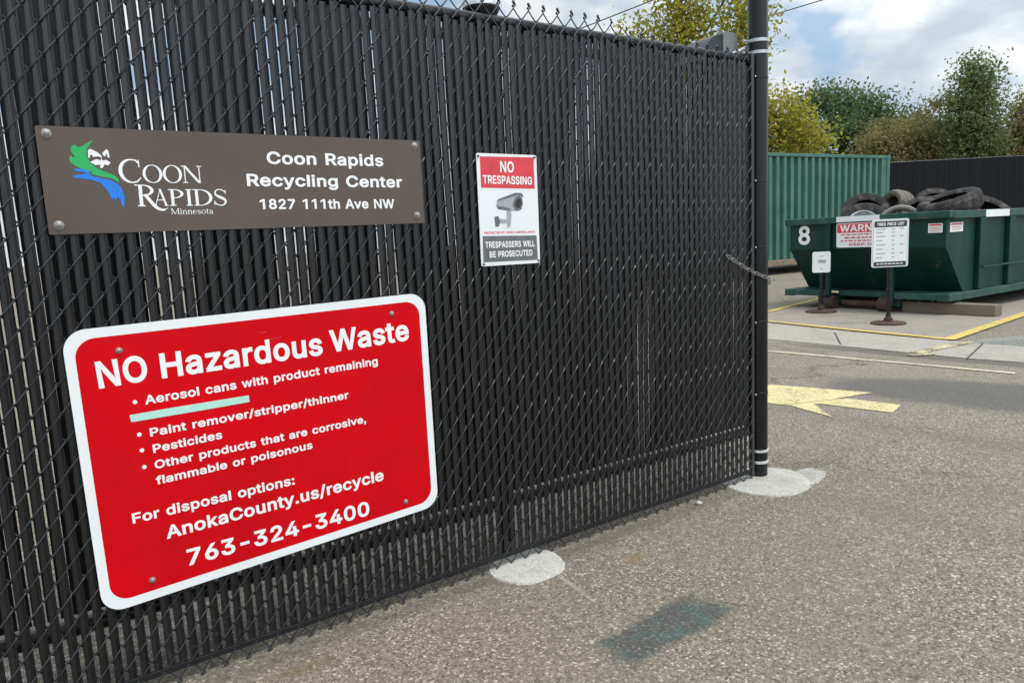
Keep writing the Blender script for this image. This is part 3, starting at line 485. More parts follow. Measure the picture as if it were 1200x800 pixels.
SER = {'O':(1080,[[455,-13,557,-20,663,-6,763,28,850,78,929,147,991,227,1037,319,1063,413,1070,513,1057,613,1023,713,973,800,903,879,823,939,730,985,630,1012,523,1020,423,1007,323,975,237,926,158,860,93,780,45,687,17,587,10,480,24,380,57,287,110,196,178,120,263,56,357,12],[510,27,443,41,377,74,317,121,262,187,221,260,190,347,174,433,171,527,181,613,204,700,241,780,290,850,349,907,410,945,477,968,550,975,623,963,697,930,757,885,813,820,857,746,888,660,906,567,909,473,898,380,873,293,835,213,783,142,723,87,657,49,583,28]]),'C':(1060,[[587,-27,610,-28,817,19,990,185,995,200,991,213,977,224,957,221,783,82,617,36,563,39,510,50,457,68,407,93,342,140,284,200,239,267,207,340,187,420,180,507,188,587,210,669,239,733,277,791,323,843,376,887,437,923,497,946,557,960,623,965,717,954,797,925,900,827,920,813,920,667,923,660,963,660,970,667,970,800,977,800,980,807,970,827,975,860,970,887,970,987,963,990,923,990,920,987,917,926,818,1000,803,1005,623,1020,530,1020,450,1011,370,990,317,969,262,940,213,907,167,867,130,827,95,780,64,727,41,673,23,613,12,547,10,480,16,420,30,360,52,300,82,240,119,187,160,140,210,96,262,60,317,31,370,10,430,-7,503,-18,577,-19]]),'N':(1120,[[10,7,10,0,283,0,290,7,290,47,283,50,183,50,180,53,180,847,183,852,863,2,1023,0,1030,7,1000,47,1000,947,1003,950,1103,950,1110,953,1110,993,1106,1000,830,1000,830,953,837,950,937,950,940,947,940,133,937,123,237,998,-30,1000,-30,953,-23,950,103,950,120,927,120,53,117,50,17,50,10,47]]),'P':(820,[[40,7,43,0,357,0,360,7,360,47,357,50,275,53,276,460,410,468,477,481,537,498,590,520,638,547,682,580,715,613,738,647,754,687,760,727,756,767,741,807,720,840,690,873,648,907,597,936,541,960,477,979,410,992,317,1000,10,1000,10,953,17,950,117,950,125,947,125,53,43,50,40,47],[277,505,275,953,363,948,457,920,497,900,537,871,568,840,590,807,604,773,610,740,607,700,597,667,578,633,549,600,517,573,477,549,430,530,383,516,330,508]]),'R':(1000,[[1023,-207,1123,-210,1143,-204,1203,-152,1303,-80,1309,-67,1297,-61,1190,-111,1137,-112,1050,-100,990,-80,937,-53,890,-18,850,21,756,127,495,500,577,529,643,564,698,607,735,653,756,707,759,760,742,813,710,860,663,903,603,939,536,967,457,987,337,1000,-30,1000,-30,953,-23,950,117,950,125,947,125,53,43,50,40,47,43,0,357,0,360,7,360,47,357,50,275,53,275,480,323,480,443,318,630,45,682,-20,737,-78,803,-128,877,-168,950,-194],[277,526,276,953,330,954,397,944,454,927,503,902,563,853,584,827,600,793,609,760,609,727,603,693,588,660,563,627,537,601,463,557,450,556,417,573,390,574,355,560,329,527]]),'I':(400,[[40,7,43,0,357,0,360,7,360,47,357,50,275,53,275,947,357,950,360,953,357,1000,43,1000,40,993,40,953,43,950,125,947,125,53,43,50,40,47]]),'D':(1040,[[40,7,43,0,377,0,457,6,530,18,623,44,710,81,790,130,857,185,917,253,960,327,989,407,1000,493,993,573,969,653,930,727,872,800,803,861,723,912,637,951,543,979,470,993,390,999,283,996,270,1000,10,1000,10,953,17,950,117,950,125,947,125,53,43,50,40,47],[363,46,357,50,275,53,275,947,283,952,310,954,410,950,503,929,590,891,666,840,730,775,780,700,815,613,829,527,825,433,801,347,761,267,703,195,630,133,550,89,457,58]]),'A':(1000,[[-25,7,-23,0,223,0,223,49,150,53,263,323,270,330,683,330,693,327,799,53,743,50,740,47,743,0,1057,0,1060,7,1060,47,1057,50,963,50,960,53,583,1021,577,1030,430,1030,421,1027,460,927,459,920,97,58,90,50,-23,49],[290,380,483,847,490,850,670,380]]),'S':(740,[[334,-20,430,-18,510,4,590,54,654,133,688,227,693,293,674,373,642,427,590,482,530,525,470,559,243,662,207,687,177,720,164,753,162,820,183,880,230,928,283,954,350,965,423,957,490,931,549,887,603,815,617,810,638,813,638,727,643,720,677,720,682,727,682,953,677,960,643,960,638,953,637,870,590,932,517,986,437,1017,350,1027,263,1015,190,982,123,921,83,833,76,740,89,673,123,608,163,560,216,513,331,440,503,350,563,304,582,273,589,240,571,167,537,113,477,69,410,47,343,43,277,57,203,92,150,140,103,219,83,233,83,293,77,300,43,300,37,293,37,47,43,40,77,40,83,47,83,134,103,101,170,40,250,-1]]),'M':(1280,[[10,7,10,0,283,0,290,7,290,47,283,50,183,50,180,53,180,813,183,821,532,27,537,20,657,20,662,27,648,60,997,837,1000,827,1000,53,997,50,903,50,900,47,900,7,903,0,1217,0,1220,7,1220,47,1217,50,1123,50,1120,53,1120,947,1123,950,1223,950,1230,953,1230,1000,1003,1000,998,973,617,130,237,996,230,1000,3,1000,0,993,0,953,3,950,117,950,120,947,120,53,117,50,17,50,10,47]]),'i':(340,[[20,7,23,0,277,0,280,7,280,47,277,50,210,50,206,53,203,660,10,660,10,613,17,610,90,610,95,600,94,53,90,50,23,50,20,47],[124,807,157,807,183,819,203,840,214,867,214,893,203,920,183,941,157,953,123,953,97,941,77,920,66,893,66,867,77,840,97,819]]),'n':(740,[[20,7,23,0,277,0,280,7,280,47,277,50,210,50,206,53,205,460,248,513,303,559,363,584,397,588,443,577,467,560,496,513,507,460,507,453,500,447,500,53,497,50,430,50,426,47,425,7,430,0,683,0,683,49,610,53,610,447,598,453,595,487,579,547,556,593,523,631,483,659,450,671,390,678,350,673,303,659,257,636,210,601,205,607,203,660,10,660,10,613,17,610,90,610,95,600,94,53,90,50,23,50,20,47]]),'e':(660,[[301,-13,377,-11,450,14,517,60,554,100,563,113,563,120,503,120,456,67,430,49,397,35,343,31,297,45,270,62,243,87,198,153,171,233,160,327,163,330,623,330,630,333,624,400,608,460,583,515,548,567,503,612,457,643,403,665,350,674,290,672,237,658,183,631,136,593,97,547,63,487,42,427,31,360,32,293,44,227,69,160,101,107,143,60,190,25,243,0],[163,378,171,427,184,473,205,520,230,558,257,587,290,611,323,625,357,630,390,627,426,613,457,593,488,560,515,520,533,480,548,433,557,380,550,375,170,375]]),'o':(720,[[318,-13,383,-13,450,1,510,28,563,67,610,118,644,173,667,233,679,300,678,367,665,433,637,500,602,553,557,599,503,635,443,661,377,674,310,672,250,659,190,632,137,593,90,542,56,487,33,427,21,360,22,293,35,227,59,167,97,109,143,61,197,25,257,-1],[323,32,283,44,243,68,210,99,180,140,157,187,140,240,132,293,131,353,137,407,152,460,176,513,203,554,237,587,277,613,317,627,357,630,403,621,443,602,479,573,512,533,538,487,558,427,568,367,569,307,561,247,546,193,520,140,490,99,450,63,410,41,370,31]]),'s':(560,[[224,-20,243,-24,310,-22,370,-6,423,25,474,80,502,160,503,200,488,247,462,287,426,320,337,373,177,442,150,460,132,480,124,500,123,540,137,573,164,600,210,620,250,626,303,621,350,605,387,580,423,535,435,527,457,526,473,540,476,560,470,573,430,623,383,655,317,681,250,688,190,680,137,659,83,614,54,553,49,487,58,447,89,393,117,364,157,333,243,284,363,227,403,197,415,180,419,160,408,120,380,80,343,55,297,41,250,38,197,48,150,70,114,100,83,147,70,159,57,162,43,158,31,147,28,133,30,120,63,66,115,20,177,-10]]),'t':(440,[[232,0,257,-4,403,20,419,33,417,51,403,60,277,64,250,120,250,607,257,610,397,610,400,613,400,653,397,660,250,660,250,847,243,850,143,850,140,847,140,667,137,660,37,660,30,653,30,613,37,610,137,610,140,607,140,107]]),'a':(640,[[214,-13,277,-20,337,-11,390,12,437,49,463,33,597,5,617,11,625,27,617,49,530,107,530,493,406,653,390,664,203,665,183,661,50,527,42,513,41,493,50,473,70,461,90,461,110,473,217,595,357,595,419,480,420,333,417,329,370,358,323,374,270,380,217,374,170,358,123,329,89,293,65,253,53,213,50,167,58,127,75,87,100,53,130,26,170,2],[270,44,230,67,198,107,182,153,182,207,198,253,230,294,270,316,317,319,363,299,398,260,418,207,418,153,398,100,363,61,317,41]])}
CAPH = max(GLY['H'][1][0][1::2])/1000.0
def text_width(t, table=GLY, track=0.0):
    return sum((table[c][0]/1000.0 if c in table else 0.27)+track for c in t)-track
def put_text(mb, t, a, b, cap, y, table=GLY, capu=None, tight=True):
    """write t on the plane y=const from point a to b (both (x, z), baseline ends), caps cap high"""
    capu = capu or CAPH
    g0 = GLY if table is GLY else table
    ux, uz = b[0]-a[0], b[1]-a[1]; Lw = math.hypot(ux, uz); ux, uz = ux/Lw, uz/Lw
    x = 0; segs = []
    for c in t:
        if c in table:
            segs.append((c, x)); x += table[c][0]/1000.0+(0.022 if table is GLY else 0.0)
        else: x += 0.26 if table is GLY else 0.3
    xs = [p+v/1000.0 for c, p in segs for lp in table[c][1] for v in lp[0::2]]
    x0, x1 = min(xs), max(xs); kx = Lw/(x1-x0); kz = cap/capu
    for c, px in segs:
        loops = [list(zip(lp[0::2], lp[1::2])) for lp in table[c][1]]
        def f(gx, gz):
            u = (px+gx/1000.0-x0)*kx; w = gz/1000.0*kz
            return (a[0]+ux*u-uz*w, y, a[1]+uz*u+ux*w)
        mb.flat(loops, f)
def bolt(parent, x, z, y, r=0.009, m=None):
    b = MB(); mt = Matrix.Translation((x, y, z)) @ Matrix.Rotation(R(90), 4, 'X')
    b.lathe([(r*1.35, 0), (r*1.35, 0.0015), (r, 0.002), (r*0.92, 0.005), (r*0.45, 0.0072), (0.0, 0.0076)], 16, mtx=mt)
    return b.build('bolt', m or M['bolt'], parent, True)

# ------------------------------------------------------------------ ground
g = MB()
g.sheet([(-220, -120), (220, -120), (220, 320), (-220, 320)], 0.0)
structure(g.build('ground', M['asphalt']))
# concrete gutter crossing the lane, rising into a kerb to the right
gd = Vector((4.07-2.55, 6.25-6.95)).normalized()
apron = [(1.9, 9.9), (2.42, 7.15), (2.5712,7.0027), (3.0515,6.3297), (3.5639,5.5666), (3.8372,5.2878), (5.9, 3.2), (6.35, 3.45), (4.30, 6.0), (4.0692,6.2463), (3.9826,6.4126), (3.4761,7.2164), (2.9999,8.1713), (2.75, 9.9)]
a = MB(); a.sheet(apron, 0.004); structure(a.build('concrete_gutter', M['gutter']))
k = MB()   # kerb with a sloped face, beginning where the apron ends
k0, k1 = Vector((4.0569,6.2506)), Vector((6.35, 3.45)); kd = (k1-k0).normalized(); kn = Vector((-kd.y, kd.x)) if Vector((-kd.y, kd.x)).y > 0 else Vector((kd.y, -kd.x))
prof = [(0.0, 0.0), (0.05, 0.085), (0.09, 0.10), (0.26, 0.10), (0.28, 0.0)]
rings = []
for t_, hs in ((0.0, 0.05), (0.35, 0.55), (0.8, 1.0), (4.0, 1.0)):
    rings.append([((k0+kd*t_+kn*u).x, (k0+kd*t_+kn*u).y, 0.005+h*hs) for u, h in prof])
npf = len(prof); vs = [p for r_ in rings for p in r_]; fs = []
for i in range(len(rings)-1):
    for j in range(npf-1): fs.append((i*npf+j, i*npf+j+1, (i+1)*npf+j+1, (i+1)*npf+j))
fs += [tuple(range(npf)), tuple((len(rings)-1)*npf+j for j in range(npf))]
k.add(vs, fs); structure(k.build('kerb', M['kerb']))
pad = MB(); pad.sheet([(3.0409,8.2830), (3.5180,7.3038), (3.9980,6.4632), (5.6944,7.8853), (13.0, 14.6), (9.8, 17.6), (6.6, 13.0), (4.4969,10.5328), (3.4481,9.3931), (3.2, 9.6)], 0.006)
structure(pad.build('concrete_pad', M['pad']))
def line_strip(name, pts, w, z, m, taper=None):
    b = MB()
    for (p, q) in zip(pts, pts[1:]):
        p, q = Vector(p), Vector(q); d = (q-p).normalized(); n_ = Vector((-d.y, d.x))*w/2
        b.sheet([tuple(p-n_), tuple(q-n_), tuple(q+n_), tuple(p+n_)], z)
        z += 0.0008
    return structure(b.build(name, m))
line_strip('yellow_line', [(2.85, 8.95), (3.0548,8.3209), (3.5322,7.3334), (3.9980,6.4632)], 0.085, 0.010, M['yellow'])
line_strip('yellow_line', [(3.9711,6.4446), (5.6944,7.8853), (11.0, 12.4)], 0.11, 0.0135, M['yellow'])
line_strip('yellow_line', [(2.85, 8.95), (3.4481,9.3931), (4.4969,10.5328), (7.6, 14.2)], 0.085, 0.0125, M['yellow'])
line_strip('worn_yellow_line', [(3.3553,5.8914), (4.0850,6.2944)], 0.10, 0.009, M['yellow_worn'])
line_strip('worn_yellow_line', [(3.2552,5.7884), (3.4534,5.8155)], 0.11, 0.0075, M['yellow_worn'])
line_strip('gutter_joint', [(3.5590,5.5271), (4.1149,6.1779)], 0.014, 0.0062, M['joint'])
line_strip('gutter_joint', [(3.0155,6.5008), (3.3000,7.2501)], 0.014, 0.0062, M['joint'])
line_strip('cream_line', [(0.6, 8.15), (2.3191,6.3155), (3.0040,5.5301), (3.5154,4.9215)], 0.06, 0.004, M['cream'])
ar = MB(); ar.sheet([(1.4206,4.7308), (1.6154,4.7955), (1.8071,4.9527), (2.3315,4.5594), (2.0312,4.4493), (2.1053,4.4451), (2.3235,4.2078), (2.1839,4.0427), (1.8947,4.3351), (1.8514,4.3329), (1.8196,4.0148), (1.7076,4.3176), (1.6090,4.4091)], 0.004)
structure(ar.build('arrow_marking', M['arrow']))

# ------------------------------------------------------------------ fence
TH = R(33.9)
FD = Vector((math.cos(TH), math.sin(TH), 0)); FB = Vector((-math.sin(TH), math.cos(TH), 0))
P0 = Vector((0.8025,2.8857,0))
def fw(s, y, z): return P0+FD*s+FB*y+Vector((0, 0, z))
FR = (0, 0, TH)
fence = thing('chain_link_fence', 'black chain link fence woven with black vertical slats carrying the signs', 'fence', tuple(P0), FR)
PIT, PER = 0.0292, 0.0672
S0, S1 = -4.4, 0.262
nsl = int((S1-S0)/PIT)
rnd = random.Random(3)
sl = MB()
def slat(mb, x, w, y, t, z0, z1, ph, amp, lean):
    """hollow flat slat: shallow folded profile, slightly wavy along its height"""
    prof = [(-w/2, y+0.0016), (-w/2+0.0016, y+0.0003), (-w*0.22, y-0.0006), (w*0.10, y-0.0007), (w*0.16, y+0.0009), (w*0.24, y+0.0009), (w*0.30, y-0.0009), (w/2-0.0022, y-0.0006), (w/2, y+0.0014), (w/2, y+t), (-w/2, y+t)]
    nz = 10; vs = []
    for i in range(nz+1):
        z = z0+(z1-z0)*i/nz
        dx = amp*math.sin(z*2.3+ph)+lean*(z-0.9)
        vs += [(x+dx+px, py, z) for px, py in prof]
    k = len(prof); fs = [tuple(range(k)), tuple(nz*k+j for j in range(k))[::-1]]
    for i in range(nz):
        for j in range(k): fs.append((i*k+j, i*k+(j+1) % k, (i+1)*k+(j+1) % k, (i+1)*k+j))
    mb.add(vs, fs)
for i in range(nsl):
    x = S0+(i+0.5)*PIT
    top = 1.764+rnd.uniform(-0.008, 0.008)
    q = rnd.random()
    if q < 0.05: top -= rnd.uniform(0.02, 0.06)
    slat(sl, x+rnd.uniform(-0.0008, 0.0008), 0.0199+rnd.uniform(-0.0006, 0.0006), rnd.uniform(0, 0.0012), 0.0024, 0.05+rnd.uniform(-0.004, 0.004), top, 0.9*math.sin(x*2.1)+rnd.uniform(-.2, .2), 0.0014, rnd.uniform(-0.0006, 0.0006))
sl.build('slat_panel', M['slat'], fence)
def mesh_top(s):
    # fabric stands proud of the rail on the left and sags level with it towards the post
    t = min(1, max(0, (s+0.58)/0.26)); t = t*t*(3-2*t)
    return 1.836-0.034*t
wm = MB(); rw = 0.0022
for i in range(nsl+1):
    xl = S0+i*PIT; xr = xl+PIT
    if i == nsl: pass
    off = (PER/2) if i % 2 else 0.0
    zb, zt = 0.006, mesh_top(xl+PIT/2)
    # left turns at off+k*PER, right turns half a period later
    k0 = 0; pts = []
    zc = 0.012+off-PER
    while zc < zt+PER:
        # front pass rises left -> right, rear pass rises right -> left
        for f_, yy in ((0.0, 0.003), (0.10, -0.0026), (0.5, -0.0034), (0.90, -0.0026)):
            pts.append((xl+PIT*f_-0.0004, yy, zc+PER/2*f_))
        for f_, yy in ((0.0, 0.003), (0.10, 0.0085), (0.5, 0.0095), (0.90, 0.0085)):
            pts.append((xr-PIT*f_+0.0004, yy, zc+PER/2+PER/2*f_))
        zc += PER
    pts = [p for p in pts if zb-0.002 <= p[2] <= zt]
    if len(pts) > 3: wm.tube(pts, rw, 5, caps=False)
    # twisted end of every second pair: short barb
    for zz, sg in ((pts[-1][2], 1), (pts[0][2], -1)):
        e = pts[-1] if sg > 0 else pts[0]
        wm.tube([e, (e[0]+0.003, 0.002, e[2]+sg*0.006), (e[0]-0.004, -0.001, e[2]+sg*0.010), (e[0]+0.001, 0.004, e[2]+sg*(0.016 if sg > 0 else 0.010))], 0.0026, 5)
wm.build('wire_mesh', M['wire'], fence, True, fixn=False)
tr = MB(); tr.tube([(S0, 0.036, 1.783), (0.30, 0.036, 1.783)], 0.021, 16); tr.build('top_rail', M['post'], fence, True)
bs = MB(); bs.box(S0, -0.0018, 0.036, S1+0.005, 0.0085, 0.052, 0.001); bs.build('bottom_strip', M['slat_back'], fence)
tb = MB(); tb.box(0.266, -0.004, 0.02, 0.283, 0.002, 1.80); tb.build('tension_bar', M['wire'], fence)
# tall corner post with clamps and ties
PX, PR = 0.34, 0.0400
po = MB(); po.lathe([(PR, 0.0), (PR, 2.72), (PR*1.12, 2.722), (PR*1.12, 2.75), (PR*0.9, 2.775), (PR*0.5, 2.795), (0, 2.80)], 32, c=(PX, 0.02, 0.012))
post = tag(po.build('post', M['post'], fence, True), 'tall round black corner post with grey clamps')
for z in (1.857, 1.81):
    b = MB(); b.lathe([(PR+0.001, -0.008), (PR+0.006, -0.006), (PR+0.006, 0.006), (PR+0.001, 0.008)], 32, c=(PX, 0.02, z), close=True)
    b.tube([(PX-PR-0.04, 0.035, z), (PX-PR+0.002, 0.03, z)], 0.005, 8); b.tube([(PX+PR-0.002, 0.02, z), (PX+PR+0.014, 0.02, z)], 0.0045, 8)
    b.build('clamp_band', M['galv'], post, True)
for z in (0.125, 0.074):
    b = MB(); b.lathe([(PR+0.0005, -0.006), (PR+0.004, -0.005), (PR+0.004, 0.005), (PR+0.0005, 0.006)], 32, c=(PX, 0.02, z), close=True)
    b.build('clamp_band', M['bright'], post, True)
for z in (1.711, 1.294, 1.019, 0.699, 0.385):
    b = MB(); b.lathe([(PR+0.0005, -0.004), (PR+0.002, -0.003), (PR+0.002, 0.003), (PR+0.0005, 0.004)], 28, c=(PX, 0.02, z), close=True)
    b.tube([(PX-PR+0.004, 0.0, z), (PX-PR-0.012, -0.008, z)], 0.003, 6)
    tie = b.build('tie_band', M['post'], post, True)
    h = MB(); h.lathe([(0.0042, 0), (0.0042, 0.002), (0.002, 0.0045), (0, 0.005)], 10, mtx=Matrix.Translation((PX-PR-0.012, -0.006, z)) @ Matrix.Rotation(R(90), 4, 'X'))
    h.build('bolt_head', M['galv'], tie, True)
def blob(mb, pts, h, crown=0.006):
    n = len(pts); cx = sum(p[0] for p in pts)/n; cy = sum(p[1] for p in pts)/n; vs = []
    for f_, z in ((1.0, 0.0), (0.985, h*0.8), (0.93, h), (0.5, h+crown), (0.0, h+crown*1.3)):
        vs += [(cx+(x-cx)*f_, cy+(y-cy)*f_, z) for x, y in pts]
    fs = []
    for r_ in range(4):
        for j in range(n): fs.append((r_*n+j, r_*n+(j+1) % n, (r_+1)*n+(j+1) % n, (r_+1)*n+j))
    mb.add(vs, fs)
def irregular(c, rx_, ry_, seed, n=36, amp=0.06, ang=0.0, jit=0.018):
    rr = random.Random(seed); ph = [rr.uniform(0, 6.28) for _ in range(5)]; out_ = []
    for j in range(n):
        a = 2*math.pi*j/n; k_ = 1+amp*sum(math.sin((q+2)*a+ph[q])/(q+1) for q in range(5))
        x, y = rx_*k_*math.cos(a), ry_*k_*math.sin(a)
        j_ = 1+jit*rr.uniform(-1, 1)
        out_.append((c[0]+(x*math.cos(ang)-y*math.sin(ang))*j_, c[1]+(x*math.sin(ang)+y*math.cos(ang))*j_))
    return out_
f1 = MB(); blob(f1, irregular((PX-0.035, -0.045), 0.185, 0.185, 4, 90, amp=0.035), 0.007, 0.003); f1.build('footing', M['footing'], post, True)
f2 = MB(); blob(f2, irregular((PX+0.12, -0.115), 0.14, 0.085, 9, 90, amp=0.12, ang=0.25, jit=0.06), 0.0022, 0.0003); f2.build('footing_spill', M['spill'], post, True)
lp = MB(); lp.lathe([(0.030, 0.0), (0.030, 1.80)], 20, c=(-0.975, 0.085, 0.01))
lpost = tag(lp.build('line_post', M['post'], fence, True), 'round black post behind the slats with a flared cap')
cap_ = MB(); cap_.lathe([(0.031, 1.775), (0.036, 1.79), (0.056, 1.825), (0.057, 1.832)], 24, c=(-0.965, 0.085, 0)); cap_.build('post_cap', M['post'], lpost, True)
cap2 = MB(); cap2.lathe([(0.057, 1.832), (0.0605, 1.834), (0.0605, 1.842), (0.055, 1.852), (0.03, 1.872), (0, 1.878)], 24, c=(-0.965, 0.085, 0)); cap2.build('cap_ring', M['galv'], lpost, True)
f3 = MB(); blob(f3, irregular((-0.975, -0.035), 0.130, 0.130, 14, 80, amp=0.04), 0.006, 0.003); f3.build('footing', M['footing'], lpost, True)
for s_ in (-2.9,):
    b = MB(); b.lathe([(0.030, 0.0), (0.030, 1.84), (0.033, 1.842), (0.033, 1.86), (0, 1.885)], 20, c=(s_, 0.085, 0.0)); b.build('line_post', M['post'], fence, True)
# roller hood bolted beside the tall post
hd = MB(); hp = [(0.055, 1.775), (0.075, 1.805), (0.105, 1.843), (0.135, 1.868), (0.165, 1.882), (0.195, 1.888), (0.195, 1.775)]
hd.plate(hp, 0.085, 0.215); hood = tag(hd.build('roller_hood', M['hood'], fence, True), 'rounded dark hood with a pale end plate at the fence top')
hg = MB(); hg.plate([(0.197, 1.785), (0.197, 1.893), (0.215, 1.900), (0.272, 1.900), (0.285, 1.885), (0.285, 1.785)], 0.080, 0.220); hg.build('end_plate', M['hoodgrey'], hood, True)
hb = MB(); hb.tube([(0.22, 0.075, 1.80), (0.25, 0.06, 1.815), (0.30, 0.05, 1.835)], 0.009, 8); hb.tube([(0.235, 0.06, 1.792), (0.27, 0.05, 1.80)], 0.011, 8); hb.build('bracket', M['galv'], hood, True)

# sliding gate parked behind the fence: second layer of slats
gate = thing('sliding_gate', 'dark slatted gate panel glimpsed through the gaps behind the fence', 'gate', tuple(fw(0, 0.235, 0)), FR)
gs = MB(); rnd = random.Random(11)
x = -4.3
while x < 0.60:
    slat(gs, x, (0.0250 if x < -1.25 else 0.0262)+rnd.uniform(-0.0012, 0.0012), rnd.uniform(0, 0.002), 0.005, 0.160, 1.835+rnd.uniform(-.006, .006), (1.7*math.sin(x*1.3)+rnd.uniform(-.2, .2)) if x < -1.25 else 5.2*x+1.2*math.sin(3*x)+rnd.uniform(-.12, .12), 0.0030 if x < -1.25 else 0.0085, 0.0009*math.sin(x*3.1)+rnd.uniform(-.0004, .0004))
    x += 0.0297+0.0004*math.sin(x*2.3)
gs.build('slat_panel', M['slat_back'], gate)
for z, r_ in ((0.112, 0.024), (1.80, 0.02)):
    b = MB(); b.tube([(-4.35, 0.03, z), (0.62, 0.03, z)], r_, 14); b.build('bottom_rail' if z < 1 else 'top_rail', M['post'], gate, True)
for s_ in (-4.33, -1.72, 0.61):
    b = MB(); b.tube([(s_, 0.03, 0.115), (s_, 0.03, 1.79)], 0.024, 12); b.build('upright', M['post'], gate, True)

# ------------------------------------------------------------------ signs on the fence
def sign_thing(name, label, c, y=-0.0075):
    return thing(name, label, 'sign', tuple(fw(c[0], y, c[1])), FR)
# brown address sign
bc = (-1.741, 1.282)
bsn = sign_thing('address_sign', 'long brown sign with city emblem and white address lettering, highest on the fence', bc)
def rel(c, p): return (p[0]-c[0], p[1]-c[1])
b = MB(); b.plate(rrect(0.949, 0.2395, 0.004, 3), -0.003, 0.0); b.build('panel', M['brown'], bsn)
for s_, p, q, cp_ in (('Coon Rapids', (-1.7151,1.3282), (-1.3867,1.3273), 0.0305), ('Recycling Center', (-1.7710,1.2716), (-1.3321,1.2676), 0.0300), ('1827 111th Ave NW', (-1.7440,1.2124), (-1.3613,1.2085), 0.0250)):
    t = MB(); put_text(t, s_, rel(bc, p), rel(bc, q), cp_, -0.0034); t.build('text_line', M['letter'], bsn)
def lg(X, Y):  # points traced on the emblem, laid on the sign sheet
    return None
em = MB()
GREEN = [(-2.1054,1.3737), (-2.1098,1.3715), (-2.1222,1.3641), (-2.1339,1.3567), (-2.1399,1.3579), (-2.1426,1.3617), (-2.1496,1.3590), (-2.1516,1.3527), (-2.1513,1.3451), (-2.1451,1.3348), (-2.1504,1.3340), (-2.1551,1.3380), (-2.1572,1.3310), (-2.1556,1.3234), (-2.1479,1.3158), (-2.1290,1.3049), (-2.1145,1.3022), (-2.1188,1.2979), (-2.1081,1.2941), (-2.0926,1.2903), (-2.0752,1.2875), (-2.0626,1.2774), (-2.0635,1.2869), (-2.0711,1.2951), (-2.0927,1.3039), (-2.1076,1.3126), (-2.1187,1.3265), (-2.1227,1.3405), (-2.1203,1.3529), (-2.1127,1.3654)]
BLUE = [(-2.1518,1.3084), (-2.1487,1.3036), (-2.1355,1.3023), (-2.1264,1.2996), (-2.1362,1.2963), (-2.1550,1.2940), (-2.1541,1.2884), (-2.1357,1.2871), (-2.1172,1.2837), (-2.1006,1.2766), (-2.0923,1.2644), (-2.0843,1.2500), (-2.0821,1.2369), (-2.0784,1.2445), (-2.0743,1.2368), (-2.0700,1.2463), (-2.0643,1.2389), (-2.0630,1.2269), (-2.0591,1.2202), (-2.0549,1.2461), (-2.0591,1.2644), (-2.0667,1.2760), (-2.0789,1.2832), (-2.1039,1.2895), (-2.1156,1.2926), (-2.1220,1.2971), (-2.1184,1.3011), (-2.1332,1.3087)]
WHITE = [[(-2.1186,1.3494), (-2.1149,1.3538), (-2.1100,1.3525), (-2.0977,1.3447), (-2.0926,1.3388), (-2.0919,1.3338), (-2.0975,1.3372), (-2.1033,1.3371), (-2.1094,1.3356), (-2.1114,1.3405), (-2.1152,1.3404), (-2.1166,1.3333), (-2.1197,1.3339)],
         [(-2.0907,1.3445), (-2.0806,1.3540), (-2.0772,1.3505), (-2.0763,1.3356), (-2.0797,1.3341), (-2.0812,1.3433), (-2.0847,1.3411), (-2.0839,1.3368), (-2.0881,1.3389)],
         [(-2.1170,1.3241), (-2.1039,1.3311), (-2.0984,1.3294), (-2.0959,1.3266), (-2.0938,1.3338), (-2.0919,1.3281), (-2.0834,1.3297), (-2.0751,1.3234), (-2.0816,1.3172), (-2.0890,1.3196), (-2.0916,1.3132), (-2.0952,1.3099), (-2.0984,1.3131), (-2.0971,1.3188), (-2.1065,1.3172)]]
f_ = lambda p: rel(bc, p)
em.flat([[f_(p) for p in GREEN]], lambda x, z: (x, -0.0034, z)); em.cur = 1
em.flat([[f_(p) for p in BLUE]], lambda x, z: (x, -0.0036, z)); em.cur = 2
for w_ in WHITE: em.flat([[f_(p) for p in w_]], lambda x, z: (x, -0.0038, z))
em.build('emblem', [M['logo_green'], M['logo_blue'], M['letter']], bsn)
ln = MB()
def serif_line(t_, x0, x1, base0, cap, yy):
    put_text(ln, t_, rel(bc, x0), rel(bc, x1), cap, yy, SER, 1.0)
serif_line('C', (-2.0612,1.2782), (-2.0146,1.2783), 0, 0.0535, -0.0034)
serif_line('OON', (-2.0112,1.2783), (-1.8785,1.2776), 0, 0.0415, -0.0035)
serif_line('R', (-2.0325,1.2228), (-1.9635,1.2217), 0, 0.0510, -0.0034)
serif_line('A', (-1.9946,1.2233), (-1.9613,1.2228), 0, 0.0395, -0.0036)
serif_line('PIDS', (-1.9599,1.2228), (-1.8256,1.2221), 0, 0.0400, -0.0035)
serif_line('Minnesota', (-1.9585,1.2027), (-1.8602,1.2023), 0, 0.0140, -0.0034)
ln.build('city_name', M['letter'], bsn)
for p in ((-2.1949,1.3856), (-2.1941,1.1834), (-1.2846,1.3865), (-1.2899,1.1861)): bolt(bsn, p[0]-bc[0], p[1]-bc[1], -0.003, 0.0076)

